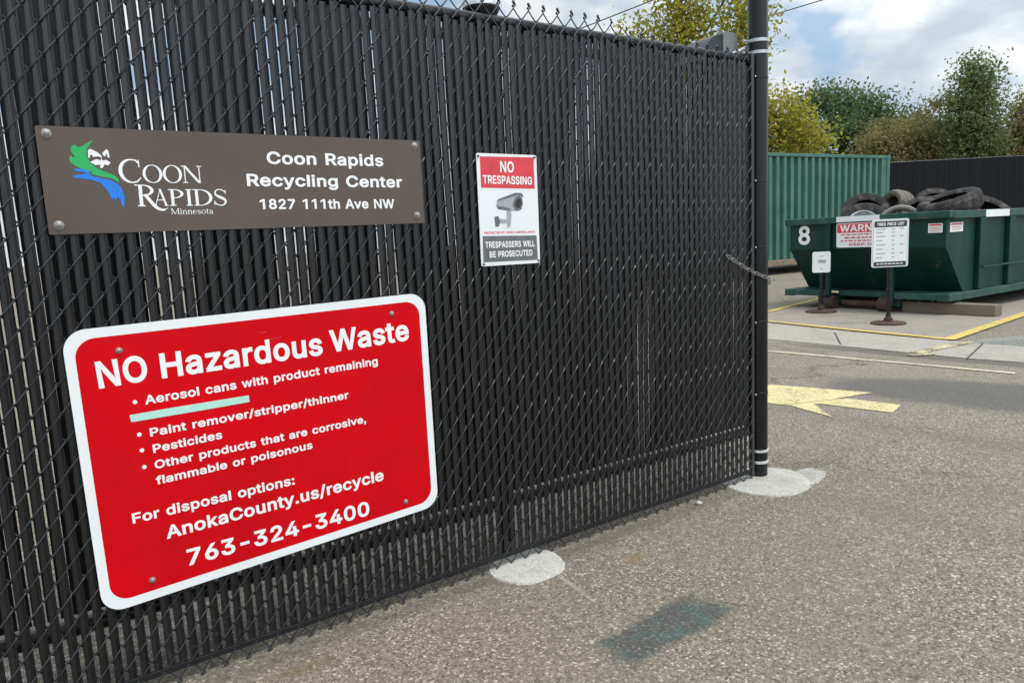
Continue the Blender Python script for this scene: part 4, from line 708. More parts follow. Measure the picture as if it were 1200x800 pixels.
# red waste sign, tilted
rc = (-1.748, 0.606); RT = R(2.35)
QTL, QTR, QBR, QBL = [rel(rc, p) for p in ((-2.2202, 0.9424), (-1.2836, 0.9567), (-1.2830, 0.2888), (-2.2114, 0.2445))]
def quad(poly, W_=0.93, H_=0.68):
    out_ = []
    for x, z in poly:
        u, v = x/W_+0.5, z/H_+0.5
        out_.append(tuple((1-u)*(1-v)*QBL[i]+u*(1-v)*QBR[i]+u*v*QTR[i]+(1-u)*v*QTL[i] for i in (0, 1)))
    return out_
rsn = sign_thing('waste_sign', 'large red sign with a white border listing hazardous waste, hung tilted on the fence', rc, -0.0085)
b = MB(); b.plate(quad(rrect(0.93, 0.68, 0.050, 8)), -0.0025, 0.0); b.build('panel', M['white'], rsn)
b = MB(); b.flat([quad(rrect(0.93-0.043, 0.68-0.045, 0.044, 8))], lambda x, z: (x, -0.0029, z)); b.build('red_field', M['red'], rsn)
yy = -0.0033
for s_, p, q, cp_, dot in (
    ('NO', (-2.1582,0.8021), (-2.0511,0.8063), 0.062, None), ('Hazardous', (-2.0217,0.8062), (-1.6104,0.8120), 0.060, None), ('Waste', (-1.5878,0.8152), (-1.3438,0.8216), 0.060, None),
    ('Aerosol cans with product remaining', (-2.0652,0.7461), (-1.4500,0.7600), 0.0215, (-2.0870,0.7553)),
    ('Paint remover/stripper/thinner', (-2.0626,0.6645), (-1.5467,0.6755), 0.0205, (-2.0863,0.6740)),
    ('Pesticides', (-2.0604,0.6225), (-1.8968,0.6273), 0.0205, (-2.0850,0.6338)),
    ('Other products that are corrosive,', (-2.0610,0.5816), (-1.4996,0.5962), 0.0205, (-2.0843,0.5912)),
    ('flammable or poisonous', (-2.0624,0.5411), (-1.6635,0.5519), 0.0205, None),
    ('For disposal options:', (-2.1243,0.4563), (-1.7220,0.4617), 0.0250, None),
    ('AnokaCounty.us/recycle', (-2.0542,0.3971), (-1.4589,0.4127), 0.0325, None),
    ('763-324-3400', (-2.0126,0.3132), (-1.5117,0.3182), 0.0420, None)):
    t = MB(); put_text(t, s_, rel(rc, p), rel(rc, q), cp_, yy)
    if dot:
        c_ = rel(rc, dot); t.flat([[(c_[0]+0.0052*math.cos(a_*0.5236), c_[1]+0.0052*math.sin(a_*0.5236)) for a_ in range(12)]], lambda x, z: (x, yy, z))
    t.build('text_line', M['letter'], rsn)
b = MB(); b.flat([[rel(rc, p) for p in ((-2.1022,0.7255), (-2.0082,0.7276), (-1.8207,0.7285), (-1.8196,0.7107), (-1.9500,0.7086), (-2.0930,0.7076), (-2.1004,0.7081))]], lambda x, z: (x, -0.0037, z)); b.build('cover_tape', M['mint'], rsn)
for p, q in (((-1.7764,0.8892), (-1.7585,0.8890)), ((-1.7581,0.8693), (-1.7192,0.8717))):
    b = MB(); p, q = rel(rc, p), rel(rc, q); b.flat([[p, q, (q[0], q[1]+0.0012), (p[0], p[1]+0.0015)]], lambda x, z: (x, yy, z)); b.build('scratch', M['pink'], rsn)
for p in ((-2.1070,0.8847), (-1.3956,0.9040), (-2.0975,0.3005), (-1.3936,0.3282)): bolt(rsn, p[0]-rc[0], p[1]-rc[1], -0.0029, 0.0056)

# no trespassing sign
nc = (-0.9585, 1.196)
nsn = sign_thing('trespassing_sign', 'small upright sign showing a camera between a red and a black text panel', nc)
NT = R(-0.4)
def nz7(X, Y): return None
b = MB(); b.plate(rrect(0.231, 0.350, 0.006, 4, NT), -0.0022, 0.0); b.build('panel', M['white'], nsn)
b = MB(); b.flat([[rel(nc, p) for p in ((-1.0603,1.3615), (-0.8537,1.3628), (-0.8541,1.2625), (-1.0611,1.2661))]], lambda x, z: (x, -0.0026, z)); b.build('red_panel', M['pink'], nsn)
b = MB(); b.flat([[rel(nc, p) for p in ((-1.0654,1.1165), (-0.8550,1.1111), (-0.8534,1.0306), (-1.0673,1.0345))]], lambda x, z: (x, -0.0026, z)); b.build('black_panel', M['midgrey'], nsn)
yy = -0.0030
for s_, p, q, cp_ in (('NO', (-0.9867,1.3159), (-0.9336,1.3148), 0.0330), ('TRESPASSING', (-1.0535,1.2801), (-0.8644,1.2760), 0.0250), ('TRESPASSERS WILL', (-1.0570,1.0797), (-0.8644,1.0762), 0.0185), ('BE PROSECUTED', (-1.0432,1.0487), (-0.8749,1.0468), 0.0185)):
    t = MB(); put_text(t, s_, rel(nc, p), rel(nc, q), cp_, yy); t.build('text_line', M['letter'], nsn)
t = MB(); put_text(t, 'PROTECTED BY VIDEO SURVEILLANCE', rel(nc, (-1.0596,1.1231)), rel(nc, (-0.8605,1.1202)), 0.0065, -0.0026); t.build('fine_print', M['pink'], nsn)
cm = MB(); fl = lambda yv: (lambda x, z: (x, yv, z))
def el7(cx, cy, rx_, ry_, n=18): return None
cm.cur = 0
cm.flat([[rel(nc, p) for p in ((-1.0098,1.2089), (-1.0034,1.2241), (-0.9492,1.2420), (-0.9266,1.2395), (-0.9294,1.1920), (-0.9564,1.1925), (-1.0022,1.1991))]], fl(-0.0026))
cm.flat([[rel(nc, p) for p in ((-0.9705,1.1928), (-0.9522,1.1924), (-0.9517,1.1762), (-0.9594,1.1417), (-0.9709,1.1397), (-0.9700,1.1766))]], fl(-0.0028))
cm.flat([[rel(nc, p) for p in ((-1.0026,1.1693), (-0.9693,1.1662), (-0.9700,1.1535), (-1.0022,1.1533))]], fl(-0.0027))
cm.cur = 1
cm.flat([[rel(nc, p) for p in ((-1.0076,1.2230), (-0.9974,1.2309), (-0.9331,1.2499), (-0.9074,1.2492), (-0.8995,1.2358), (-0.9081,1.2371), (-0.9265,1.2418), (-0.9496,1.2362))]], fl(-0.0030))
cm.flat([[rel(nc, p) for p in ((-0.9355,1.2338), (-0.9193,1.2418), (-0.9069,1.2324), (-0.9043,1.2149), (-0.9118,1.1975), (-0.9265,1.1920), (-0.9391,1.1968), (-0.9452,1.2143))]], fl(-0.0031))
cm.flat([[rel(nc, p) for p in ((-1.0174,1.1754), (-1.0021,1.1773), (-0.9976,1.1612), (-1.0013,1.1452), (-1.0152,1.1445))]], fl(-0.0030))
cm.flat([[rel(nc, p) for p in ((-1.0057,1.2094), (-0.9559,1.2006), (-0.9564,1.1925), (-1.0022,1.1991))]], fl(-0.0029))
cm.cur = 2
cm.flat([[rel(nc, p) for p in ((-0.9302,1.2268), (-0.9184,1.2325), (-0.9116,1.2266), (-0.9109,1.2138), (-0.9158,1.2034), (-0.9260,1.2001), (-0.9329,1.2049), (-0.9366,1.2153))]], fl(-0.0033))
cm.build('camera_picture', [M['grey'], M['midgrey'], M['black']], nsn)
for sx in (-1, 1):
    for sz in (-1, 1): bolt(nsn, sx*0.108, sz*0.167, -0.0022, 0.0032)

# chain hooked from the mesh round the tall post
ch = thing('chain', 'short galvanised chain hooked from the mesh to the tall black post', 'chain', tuple(fw(0.10, -0.012, 0.99)), FR)
cb = MB(); p0, p1 = Vector((0.003, 0.0, 0.003)), Vector((0.262, -0.030, -0.112)); nl = 12
for i in range(nl):
    t0 = (i+0.5)/nl; c_ = p0.lerp(p1, t0); c_.z -= 0.012*math.sin(math.pi*t0)
    d = (p1-p0).normalized(); e = Vector((0, 0, 1)).cross(d).normalized(); f2_ = d.cross(e)
    u = (f2_*math.cos(R(40))+e*math.sin(R(40))) if i % 2 == 0 else (f2_*math.cos(R(-50))+e*math.sin(R(-50)))
    Lh, Wh = 0.0150, 0.0068
    if i == 0: Lh, Wh = 0.019, 0.0095
    ring = []
    for j in range(16):
        a = 2*math.pi*j/16; x_ = Lh*math.cos(a); x_ = max(-Lh, min(Lh, x_*1.15)); ring.append(c_+d*x_*0.98+u*Wh*math.sin(a))
    cb.tube(ring, 0.0019, 6, closed=True)
last = p1
for i in range(5):   # carries on behind the post
    a0 = -1.1+i*0.55; cc = Vector((PX-0.10+(PR+0.010)*math.sin(a0+1.3), 0.032-(PR+0.010)*math.cos(a0+1.3), -0.116-0.006*i))
    ring = [cc+Vector((math.cos(a0+1.3), math.sin(a0+1.3), 0))*0.015*math.cos(2*math.pi*j/14)+Vector((0, 0, 1))*(0.0068*math.sin(2*math.pi*j/14)) for j in range(14)]
    cb.tube(ring, 0.0019, 6, closed=True)
cb.build('links', M['chain'], ch, True)

# ------------------------------------------------------------------ dumpster number 8
KS = 1.06
DYAW = R(33.25)
DA = Vector((4.676*KS, 7.684*KS, CAM_H*(1-KS)))
DS = Vector((math.cos(DYAW), math.sin(DYAW), 0)); DE = Vector((-DS.y, DS.x, 0))
def dw(x, y, z): return DA+DS*x*KS+DE*y*KS+Vector((0, 0, z*KS))
GZ = 0.0625/1.0*1.0   # local height of the pad under the dumpster
dump = thing('dumpster', 'open dark green dumpster marked 8 heaped with old tyres', 'dumpster', tuple(dw(0, 0, 0)), (0, 0, DYAW), None, KS)
DW, DL, ZF, ZR = 1.90, 5.2, 0.30, 1.135
tk = 0.03
bd = MB()
sx_ = 0.395; zk = 0.80
# side walls follow the raked end: outline in (x, z)
sidep = [(0.0, zk), (0.0, ZR), (DL, ZR), (DL, ZF), (sx_, ZF)]
bd.plate(sidep, 0.0, tk); bd.plate(sidep, DW-tk, DW)
bd.add([(0, tk, zk), (0, DW-tk, zk), (0, DW-tk, ZR), (0, tk, ZR), (tk, tk, zk), (tk, DW-tk, zk), (tk, DW-tk, ZR), (tk, tk, ZR)], [(0, 1, 2, 3), (4, 7, 6, 5), (3, 2, 6, 7)])
bd.add([(0, tk, zk), (0, DW-tk, zk), (sx_, DW-tk, ZF), (sx_, tk, ZF), (tk, tk, zk), (tk, DW-tk, zk), (sx_+tk, DW-tk, ZF), (sx_+tk, tk, ZF)], [(0, 3, 2, 1), (4, 5, 6, 7)])
bd.box(sx_, tk, ZF, DL, DW-tk, ZF+0.02); bd.box(DL-tk, tk, ZF+0.02, DL, DW-tk, ZR)
body = bd.build('body', M['bin'], dump)
rm = MB(); rb = 0.008
rm.box(-0.05, -0.05, 1.105, 0.05, DW+0.05, 1.185, rb); rm.box(0.052, -0.05, 1.095, DL+0.05, 0.045, 1.180, rb); rm.box(0.052, DW-0.045, 1.095, DL+0.05, DW+0.05, 1.180, rb)
rm.box(DL-0.045, 0.047, 1.095, DL+0.05, DW-0.047, 1.180, rb); rm.build('rim', M['bin_light'], dump)
for k_ in range(7):
    x0 = 0.645+0.72*k_
    r_ = MB(); r_.box(x0, -0.052, ZF+0.001, x0+0.135, -0.001, 1.094, 0.006); r_.build('rib', M['bin'], dump)
    r_ = MB(); r_.box(x0, DW+0.001, ZF+0.001, x0+0.135, DW+0.052, 1.094, 0.006); r_.build('rib', M['bin'], dump)
ab = MB(); ab.box(0.70, -0.072, 0.545, DL, -0.054, 0.560); ab.build('side_bar', M['bin_light'], dump)
for y0, zb in ((1.318, 0.235), (0.535, 0.150)):
    r_ = MB(); r_.box(-0.048, y0, zb, -0.002, y0+0.055, 1.103, 0.005); r_.build('end_upright', M['bin'], dump)
bf = MB()   # base frame projecting under the raked end
bf.box(-0.03, -0.06, 0.215, DL, 0.07, 0.297, 0.006); bf.box(-0.03, DW-0.07, 0.215, DL, DW+0.06, 0.297, 0.006)
bf.box(-0.031, 0.072, 0.225, 0.10, 0.532, 0.294, 0.006); bf.box(-0.031, 1.375, 0.225, 0.10, DW-0.072, 0.294, 0.006); bf.box(0.14, 0.595, 0.220, 0.24, 1.315, 0.285, 0.006)
bf.box(0.102, 0.072, 0.284, sx_, 0.532, 0.293); bf.box(0.102, 1.375, 0.284, sx_, DW-0.072, 0.293); bf.box(0.242, 0.60, 0.275, sx_+.1, 1.31, 0.284)
for y0 in (0.50, 1.30): bf.box(0.05, y0, 0.135, DL, y0+0.10, 0.214)
for k_ in range(8): bf.box(0.7+0.6*k_, 0.072, 0.225, 0.78+0.6*k_, DW-0.072, 0.296)
bf.build('base_frame', M['bin_light'], dump)
def roller(x, y, w):
    mt = Matrix.Translation((x, y, 0.0625+0.085)) @ Matrix.Rotation(R(90), 4, 'X')
    b = MB(); b.lathe([(0.02, -w/2-.02), (0.02, -w/2), (0.085, -w/2), (0.088, 0), (0.085, w/2), (0.02, w/2), (0.02, w/2+.02)], 20, mtx=mt)
    return b.build('roller', M['rust'], dump, True)
roller(0.05, 1.33+0.03, 0.12); roller(0.05, 0.55+0.12, 0.12); roller(4.9, 1.36, 0.12); roller(4.9, 0.55, 0.12)
br = MB(); br.box(0.10, 0.66, 0.14, 0.16, 0.72, 0.22); br.box(0.10, 0.75, 0.12, 0.13, 1.25, 0.175); br.box(-0.02, 0.60, 0.13, 0.02, 0.66, 0.24); br.build('hitch_bracket', M['rust'], dump)
ax = MB(); ax.box(0.46, 0.09, 0.085, 0.56, 1.80, 0.212); ax.build('added_shade_beam', M['rust'], dump)  # added dark beam, blocks the view so the space underneath looks shaded
ax = MB(); ax.box(0.16, 0.82, 0.066, 0.20, 1.22, 0.150)
for q in range(3): ax.box(0.150, 0.88+q*0.11, 0.09, 0.1595, 0.92+q*0.11, 0.125)
ax.build('latch_plate', M['rust'], dump)
sk = MB()   # stub legs under the near corner
for y0 in (0.16, 0.30, 0.42): sk.box(0.10, y0, 0.07, 0.15, y0+0.03, 0.214)
sk.build('stub_leg', M['rust'], dump)
nm = MB()
def put_text_x(mb, t_, y_l, y_r, z, cap, x):
    """lettering on the end wall: reads from y_l (left, large y) to y_r"""
    tmp = MB(); put_text(tmp, t_, (0, z), (y_l-y_r, z), cap, 0.0); mb.add([(x, y_l-p[0], p[2]) for p in tmp.v], tmp.f)
put_text_x(nm, '8', 1.780, 1.615, 0.872, 0.222, -0.004); nm.build('number', M['letter'], dump)
st = MB(); st.box(-0.054, 0.705, 1.118, -0.0505, 1.233, 1.182); st.build('label_strip', M['white'], dump)
st = MB(); st.box(0.755, -0.054, 1.098, 1.325, -0.0505, 1.176); st.build('label_strip', M['white'], dump)
for (nx0, fn) in ((0, lambda u, v, d: (-d, 0.189-u, v)), (1, lambda u, v, d: (0.065+u*1.9, -d, v))):
    s_ = MB(); s_.add([fn(u, v, 0.003) for u, v in ((0, 0.955), (0.15, 0.955), (0.15, 1.055), (0, 1.055))], [(0, 1, 2, 3)]); dec = s_.build('sticker', M['white'], dump)
    s_ = MB(); s_.add([fn(u, v, 0.0045) for u, v in ((0.012, 1.030), (0.138, 1.030), (0.138, 1.046), (0.012, 1.046))], [(0, 1, 2, 3)])
    for q in range(3): s_.add([fn(u, v, 0.0045) for u, v in ((0.02, 0.975+q*0.016), (0.13, 0.975+q*0.016), (0.13, 0.979+q*0.016), (0.02, 0.979+q*0.016))], [(0, 1, 2, 3)])
    s_.build('print', M['pink'], dec)
# warning sign hung on the dumpster end
wsn = thing('warning_sign', 'red and white warning sign hung on the end of the green dumpster', 'sign', tuple(dw(-0.056, 0.862, 0.96)), (0, 0, DYAW-R(90)), None, KS)
def ws(mb, poly, y): mb.flat([poly], lambda x, z: (x, y, z))
b = MB(); b.plate(rrect(0.73, 0.285, 0.02, 4), 0.0, 0.003); b.build('panel', M['white'], wsn)
b = MB(); ws(b, rrect(0.712, 0.105, 0.012, 3, 0, (0, 0.083)), -0.0012); b.build('red_band', M['pink'], wsn)
t = MB(); put_text(t, 'WARNING', (-0.320, 0.046), (0.315, 0.046), 0.078, -0.003); t.build('lettering', M['letter'], wsn)
t = MB()
for q, (u0, u1, zz, hh) in enumerate(((-0.31, 0.30, 0.008, 0.012), (-0.26, 0.25, -0.028, 0.016), (-0.31, 0.30, -0.064, 0.014))):
    rr = random.Random(q+5); x_ = u0
    while x_ < u1:
        w_ = rr.uniform(0.025, 0.07); ws(t, [(x_, zz-hh/2), (min(u1, x_+w_), zz-hh/2), (min(u1, x_+w_), zz+hh/2), (x_, zz+hh/2)], -0.0012); x_ += w_+0.014
put_text(t, 'KEEP OFF', (-0.20, -0.120), (0.17, -0.120), 0.028, -0.0012); t.build('fine_print', M['pink'], wsn)

# timber bearers under the dumpster
for (cx, cy, a_, ln_, lab) in ((5.38, 7.84, DYAW+R(90), 1.02, 'weathered timber beam poking out under the near corner of the dumpster'),):
    tb_ = MB(); tb_.box(0, -0.085, 0.0, ln_, 0.085, 0.128, 0.006)
    o = tb_.build('timber_beam', M['timber']); o.location = (cx, cy, 0.007); o.rotation_euler = (0, 0, a_); tag(o, lab, 'timber')

# ------------------------------------------------------------------ tyres
def tyre_mesh(mb, Ro, w, Ri, seg=60):
    h = w/2; sh = Ro-0.018
    prof = [(Ri, -h*0.72), (Ri+0.012, -h*0.86), (Ri+(Ro-Ri)*0.35, -h*1.0), (Ri+(Ro-Ri)*0.72, -h*1.0), (sh, -h*0.86), (Ro-0.003, -h*0.66), (Ro, -h*0.4), (Ro-0.007, -h*0.36), (Ro-0.007, -h*0.30), (Ro+0.001, -h*0.26), (Ro+0.001, h*0.26), (Ro-0.007, h*0.30), (Ro-0.007, h*0.36), (Ro, h*0.4), (Ro-0.003, h*0.66), (sh, h*0.86), (Ri+(Ro-Ri)*0.72, h), (Ri+(Ro-Ri)*0.35, h), (Ri+0.012, h*0.86), (Ri, h*0.72),
            (Ri+0.02, h*0.66), (Ri+(Ro-Ri)*0.6, h*0.86), (Ro-0.03, h*0.7), (Ro-0.022, 0), (Ro-0.03, -h*0.7), (Ri+(Ro-Ri)*0.6, -h*0.86), (Ri+0.02, -h*0.66)]
    mb.lathe(prof, seg, close=True, rmod=lambda j, i: (-0.006 if (i in (4, 5, 14, 15) and j % 2) else 0))
def tyre(p, axis, Ro, w, Ri, m, label, rim=None):
    q = Vector(axis).normalized().to_track_quat('Z', 'Y')
    o = thing('tyre', label, 'tyre', p, q.to_euler(), 'old tyres heaped in the dumpster')
    b = MB(); tyre_mesh(b, Ro, w, Ri); b.build('casing', M[m], o, True)
    if rim:
        b = MB(); b.lathe([(Ri+0.004, -w*0.34), (Ri-0.012, -w*0.30), (Ri-0.03, -w*0.1), (Ri-0.03, w*0.2), (Ri-0.012, w*0.36), (Ri+0.006, w*0.40), (Ri+0.006, w*0.37), (Ri-0.02, w*0.18), (Ri-0.035, -w*0.1)], 40, close=False)
        b.build('wheel_rim', M['galv'], o, True)
    return o
toC = lambda p: (Vector((0, 0, CAM_H))-p).normalized()
def face(p, up=0.0, side=0.0):
    d = toC(p); d.z = 0; d.normalize(); r_ = Vector((d.y, -d.x, 0))*-1
    return d+Vector((0, 0, up))+r_*side
P = dw(1.02, 1.50, 1.215); tyre(P, face(P, 0.75, 0.05), 0.315, 0.20, 0.185, 'rubber', 'dark tyre leaning highest at the left end of the heap, behind the rimmed one')
P = dw(0.62, 1.30, 1.075); tyre(P, face(P, 0.70, -0.1), 0.315, 0.19, 0.175, 'rubber', 'dark tyre with a pale metal rim showing, at the left front of the heap', True)
P = dw(1.25, 1.22, 1.270); tyre(P, face(P, -0.05, -1.15)+Vector((0, 0, 0.35)), 0.24, 0.235, 0.14, 'dusty', 'tan dusty tyre standing tilted with its tread towards the viewer')
P = dw(0.40, 0.71, 1.030); tyre(P, face(P, 0.12, 0.0), 0.268, 0.15, 0.205, 'paler', 'pale grey tyre upright behind the rim near the price list')
P = dw(1.05, 0.80, 1.20); tyre(P, face(P, 1.6, -0.3), 0.26, 0.18, 0.15, 'rubber', 'small dark tyre lying just left of the big tyre')
P = dw(1.75, 0.98, 1.285); tyre(P, face(P, 1.1, 0.3), 0.27, 0.19, 0.16, 'rubber', 'dark tyre half hidden behind the big tyre')
P = dw(0.62, 0.27, 1.255); tyre(P, face(P, 4.6, -1.15), 0.345, 0.215, 0.205, 'rubber', 'biggest tyre of the heap, lying tilted across the dumpster rim')
P = dw(1.62, 0.30, 1.12); tyre(P, face(P, 1.2, 1.3)+Vector((0, 0, 0.9)), 0.34, 0.22, 0.20, 'rubber', 'dark tyre sloping down to the right behind the biggest one')
rt = random.Random(21)
fill = [((0.55, 0.45, 0.72), 'lowest'), ((1.15, 1.05, 0.80), ''), ((1.3, 0.42, 0.78), ''), ((0.95, 1.42, 0.78), ''), ((2.2, 0.6, 0.85), ''), ((2.3, 1.35, 0.85), '')]
for (p, _) in fill:
    P = dw(*p); tyre(P, (rt.uniform(-.3, .3), rt.uniform(-.3, .3), 1), 0.315, 0.2, 0.19, 'rubber', 'dark tyre buried low inside the dumpster under the others')

# ------------------------------------------------------------------ sign stands
def stand(name, label, bx, by, rot, base_r, panel_w, z0, z1, px_off, header=None):
    o = thing(name, label, 'sign stand', (bx, by, 0.007), (0, 0, rot))
    b = MB(); b.lathe([(base_r, 0), (base_r*1.01, 0.010), (base_r*0.96, 0.018), (base_r*0.55, 0.026), (0.048, 0.032), (0.044, 0.060), (0.03, 0.068), (0.026, 0.10)], 30); b.build('base', M['rust'], o, True)
    b = MB(); b.tube([(0, 0, 0.09), (0, 0, z1-0.03)], 0.021, 12)
    b.lathe([(0.027, -0.012), (0.031, 0), (0.027, 0.012)], 12, c=(0, 0, z0-0.24), close=True); b.build('pole', M['post'], o, True)
    zc = (z0+z1)/2; hh = z1-z0
    b = MB(); b.plate(rrect(panel_w, hh, 0.022, 4, 0, (px_off, zc)), -0.030, -0.024); pn = b.build('sign_panel', M['white'], o)
    return o, pn, zc
o, pn, zc = stand('price_stand', 'rusty based stand holding the white tyre price list before the dumpster', 4.075, 7.68, R(-6), 0.175, 0.372, 0.612, 1.118, -0.012)
b = MB(); b.flat([rrect(0.350, 0.483, 0.016, 4, 0, (-0.012, zc))], lambda x, z: (x, -0.0312, z)); b.build('border', M['grey'], pn)
b = MB(); b.flat([rrect(0.342, 0.475, 0.014, 4, 0, (-0.012, zc))], lambda x, z: (x, -0.0322, z)); b.build('sheet', M['white'], pn)
for hh_, zz in ((0.062, 1.066), (0.045, 0.648)):
    b = MB(); b.flat([rrect(0.326, hh_, 0.006, 2, 0, (-0.012, zz))], lambda x, z: (x, -0.0334, z)); b.build('black_band', M['black'], pn)
t = MB(); put_text(t, 'TIRES PRICE LIST', (-0.150, 1.051), (0.126, 1.051), 0.030, -0.0346)
t.build('heading', M['letter'], pn)
t = MB()
for q in range(7): t.flat([[(-0.15+q*0.04, 0.643), (-0.118+q*0.04, 0.643), (-0.118+q*0.04, 0.653), (-0.15+q*0.04, 0.653)]], lambda x, z: (x, -0.0346, z))
t.build('footer_print', M['letter'], pn)
rr = random.Random(2)
for q, zz in enumerate((1.010, 0.975, 0.935, 0.890, 0.845, 0.800, 0.755, 0.712)):
    t = MB()
    for x0, x1 in (((-0.155, -0.06), (0.0, 0.035), (0.085, 0.12)) if q % 2 == 0 else ((-0.155, -0.09), (0.005, 0.03))):
        t.flat([[(x0, zz), (x1, zz), (x1, zz+0.009), (x0, zz+0.009)]], lambda x, z: (x, -0.0334, z))
    t.build('price_row', M['grey'], pn)
o, pn, zc = stand('notice_stand', 'slim stand with a plain small white tyre notice left of the price list', 3.935, 9.03, R(-14), 0.185, 0.212, 0.500, 0.760, -0.008)
t = MB(); put_text(t, 'TIRES', (-0.052, 0.622), (0.044, 0.622), 0.036, -0.0315); t.build('lettering', M['midgrey'], pn)
t = MB(); t.flat([[(-0.03, 0.70), (0.02, 0.70), (0.02, 0.707), (-0.03, 0.707)]], lambda x, z: (x, -0.0315, z)); t.build('fine_print', M['pink'], pn); t = MB(); t.flat([[(-0.02, 0.545), (0.01, 0.545), (0.01, 0.552), (-0.02, 0.552)]], lambda x, z: (x, -0.0315, z)); t.build('fine_print', M['pink'], pn)

# ------------------------------------------------------------------ shipping container
CYAW = R(29.8)
cr_ = Vector((9.88, 18.71, 0)); cdir = Vector((math.cos(CYAW), math.sin(CYAW), 0)); CLn = 6.06
c0 = cr_-cdir*CLn
ctn = thing('shipping_container', 'tall light green corrugated shipping container behind the dumpster', 'container', tuple(c0), (0, 0, CYAW))
CD, CZ0, CZ1 = 2.44, 0.19, 2.76
cw = MB(); pit = 0.2445
def corr(mb, length, f, z0, z1):
    pts = [(0, 0)]; x_ = 0.0; 
    while x_ < length-pit*0.99:
        for fx, d in ((0.0, 0.0), (0.36, 0.0), (0.48, 0.075), (0.84, 0.075), (0.96, 0.0)): pts.append((x_+fx*pit, d))
        x_ += pit
    pts.append((length, 0)); pts = [p for i, p in enumerate(pts) if i == 0 or p != pts[i-1]]
    n = len(pts); vs = [f(u, d, z0) for u, d in pts]+[f(u, d, z1) for u, d in pts]
    mb.add(vs, [(i, i+1, n+i+1, n+i) for i in range(n-1)])
corr(cw, CLn-0.24, lambda u, d, z: (0.12+u, 0.02+d, z), CZ0+0.15, CZ1-0.08)
corr(cw, CLn-0.24, lambda u, d, z: (0.12+u, CD-0.02-d, z), CZ0+0.15, CZ1-0.08)
corr(cw, CD-0.24, lambda u, d, z: (0.02+d, 0.12+u, z), CZ0+0.15, CZ1-0.08)
corr(cw, CD-0.24, lambda u, d, z: (CLn-0.02-d, 0.12+u, z), CZ0+0.15, CZ1-0.08)
cw.build('corrugated_wall', M['contain'], ctn, False, fixn=False)
rf = MB(); rf.box(0.05, 0.05, CZ1-0.05, CLn-0.05, CD-0.05, CZ1-0.02); rf.build('roof', M['contain'], ctn)
for x0 in (0, CLn-0.12):
    for y0 in (0, CD-0.12):
        b = MB(); b.box(x0, y0, CZ0, x0+0.12, y0+0.12, CZ1, 0.01); b.box(x0-0.004, y0-0.004, CZ1-0.12, x0+0.124, y0+0.124, CZ1+0.004, 0.01); b.box(x0-0.004, y0-0.004, CZ0-0.004, x0+0.124, y0+0.124, CZ0+0.12, 0.01); b.build('corner_post', M['contain'], ctn)
b = MB(); b.box(0.121, 0.002, CZ1-0.08, CLn-0.121, 0.075, CZ1-0.004, 0.008); b.box(0.121, CD-0.075, CZ1-0.08, CLn-0.121, CD-0.002, CZ1-0.004, 0.008); b.build('top_rail', M['contain'], ctn)
b = MB(); b.box(0.121, 0.0, CZ0+0.02, CLn-0.121, 0.09, CZ0+0.15, 0.008); b.box(0.121, CD-0.09, CZ0+0.02, CLn-0.121, CD, CZ0+0.15, 0.008); b.build('bottom_rail', M['rustpaint'], ctn)
b = MB(); b.box(0.1, 0.091, CZ0+0.06, CLn-0.1, CD-0.091, CZ0+0.14); b.build('floor', M['timber'], ctn)
for x0 in (0.0, CLn-0.2):
    for y0 in (0.0, CD-0.2):
        b = MB(); b.box(x0, y0, 0.0, x0+0.2, y0+0.2, CZ0-0.005); b.build('support_block', M['timber'], ctn)

# ------------------------------------------------------------------ back fence
bfz = thing('privacy_fence', 'distant dark slatted fence along the back of the lot', 'fence', (9.2, 21.6, 0), (0, 0, 0))
b = MB(); n_ = 190; rr = random.Random(5)
for i in range(n_):
    x_ = i*0.078; b.box(x_, rr.uniform(0, .012), 0.06, x_+0.070, 0.03, 2.80+rr.uniform(-.012, .012))
b.build('slat_panel', M['backslat'], bfz)
b = MB(); b.tube([(-0.02, 0.06, 2.80), (n_*0.078, 0.06, 2.83)], 0.03, 10); b.build('top_rail', M['post'], bfz, True)
for i in range(6):
    b = MB(); b.lathe([(0.04, 0), (0.04, 2.86), (0.0, 2.90)], 14, c=(0.02+i*2.95, 0.07, 0)); b.build('post', M['post'], bfz, True)

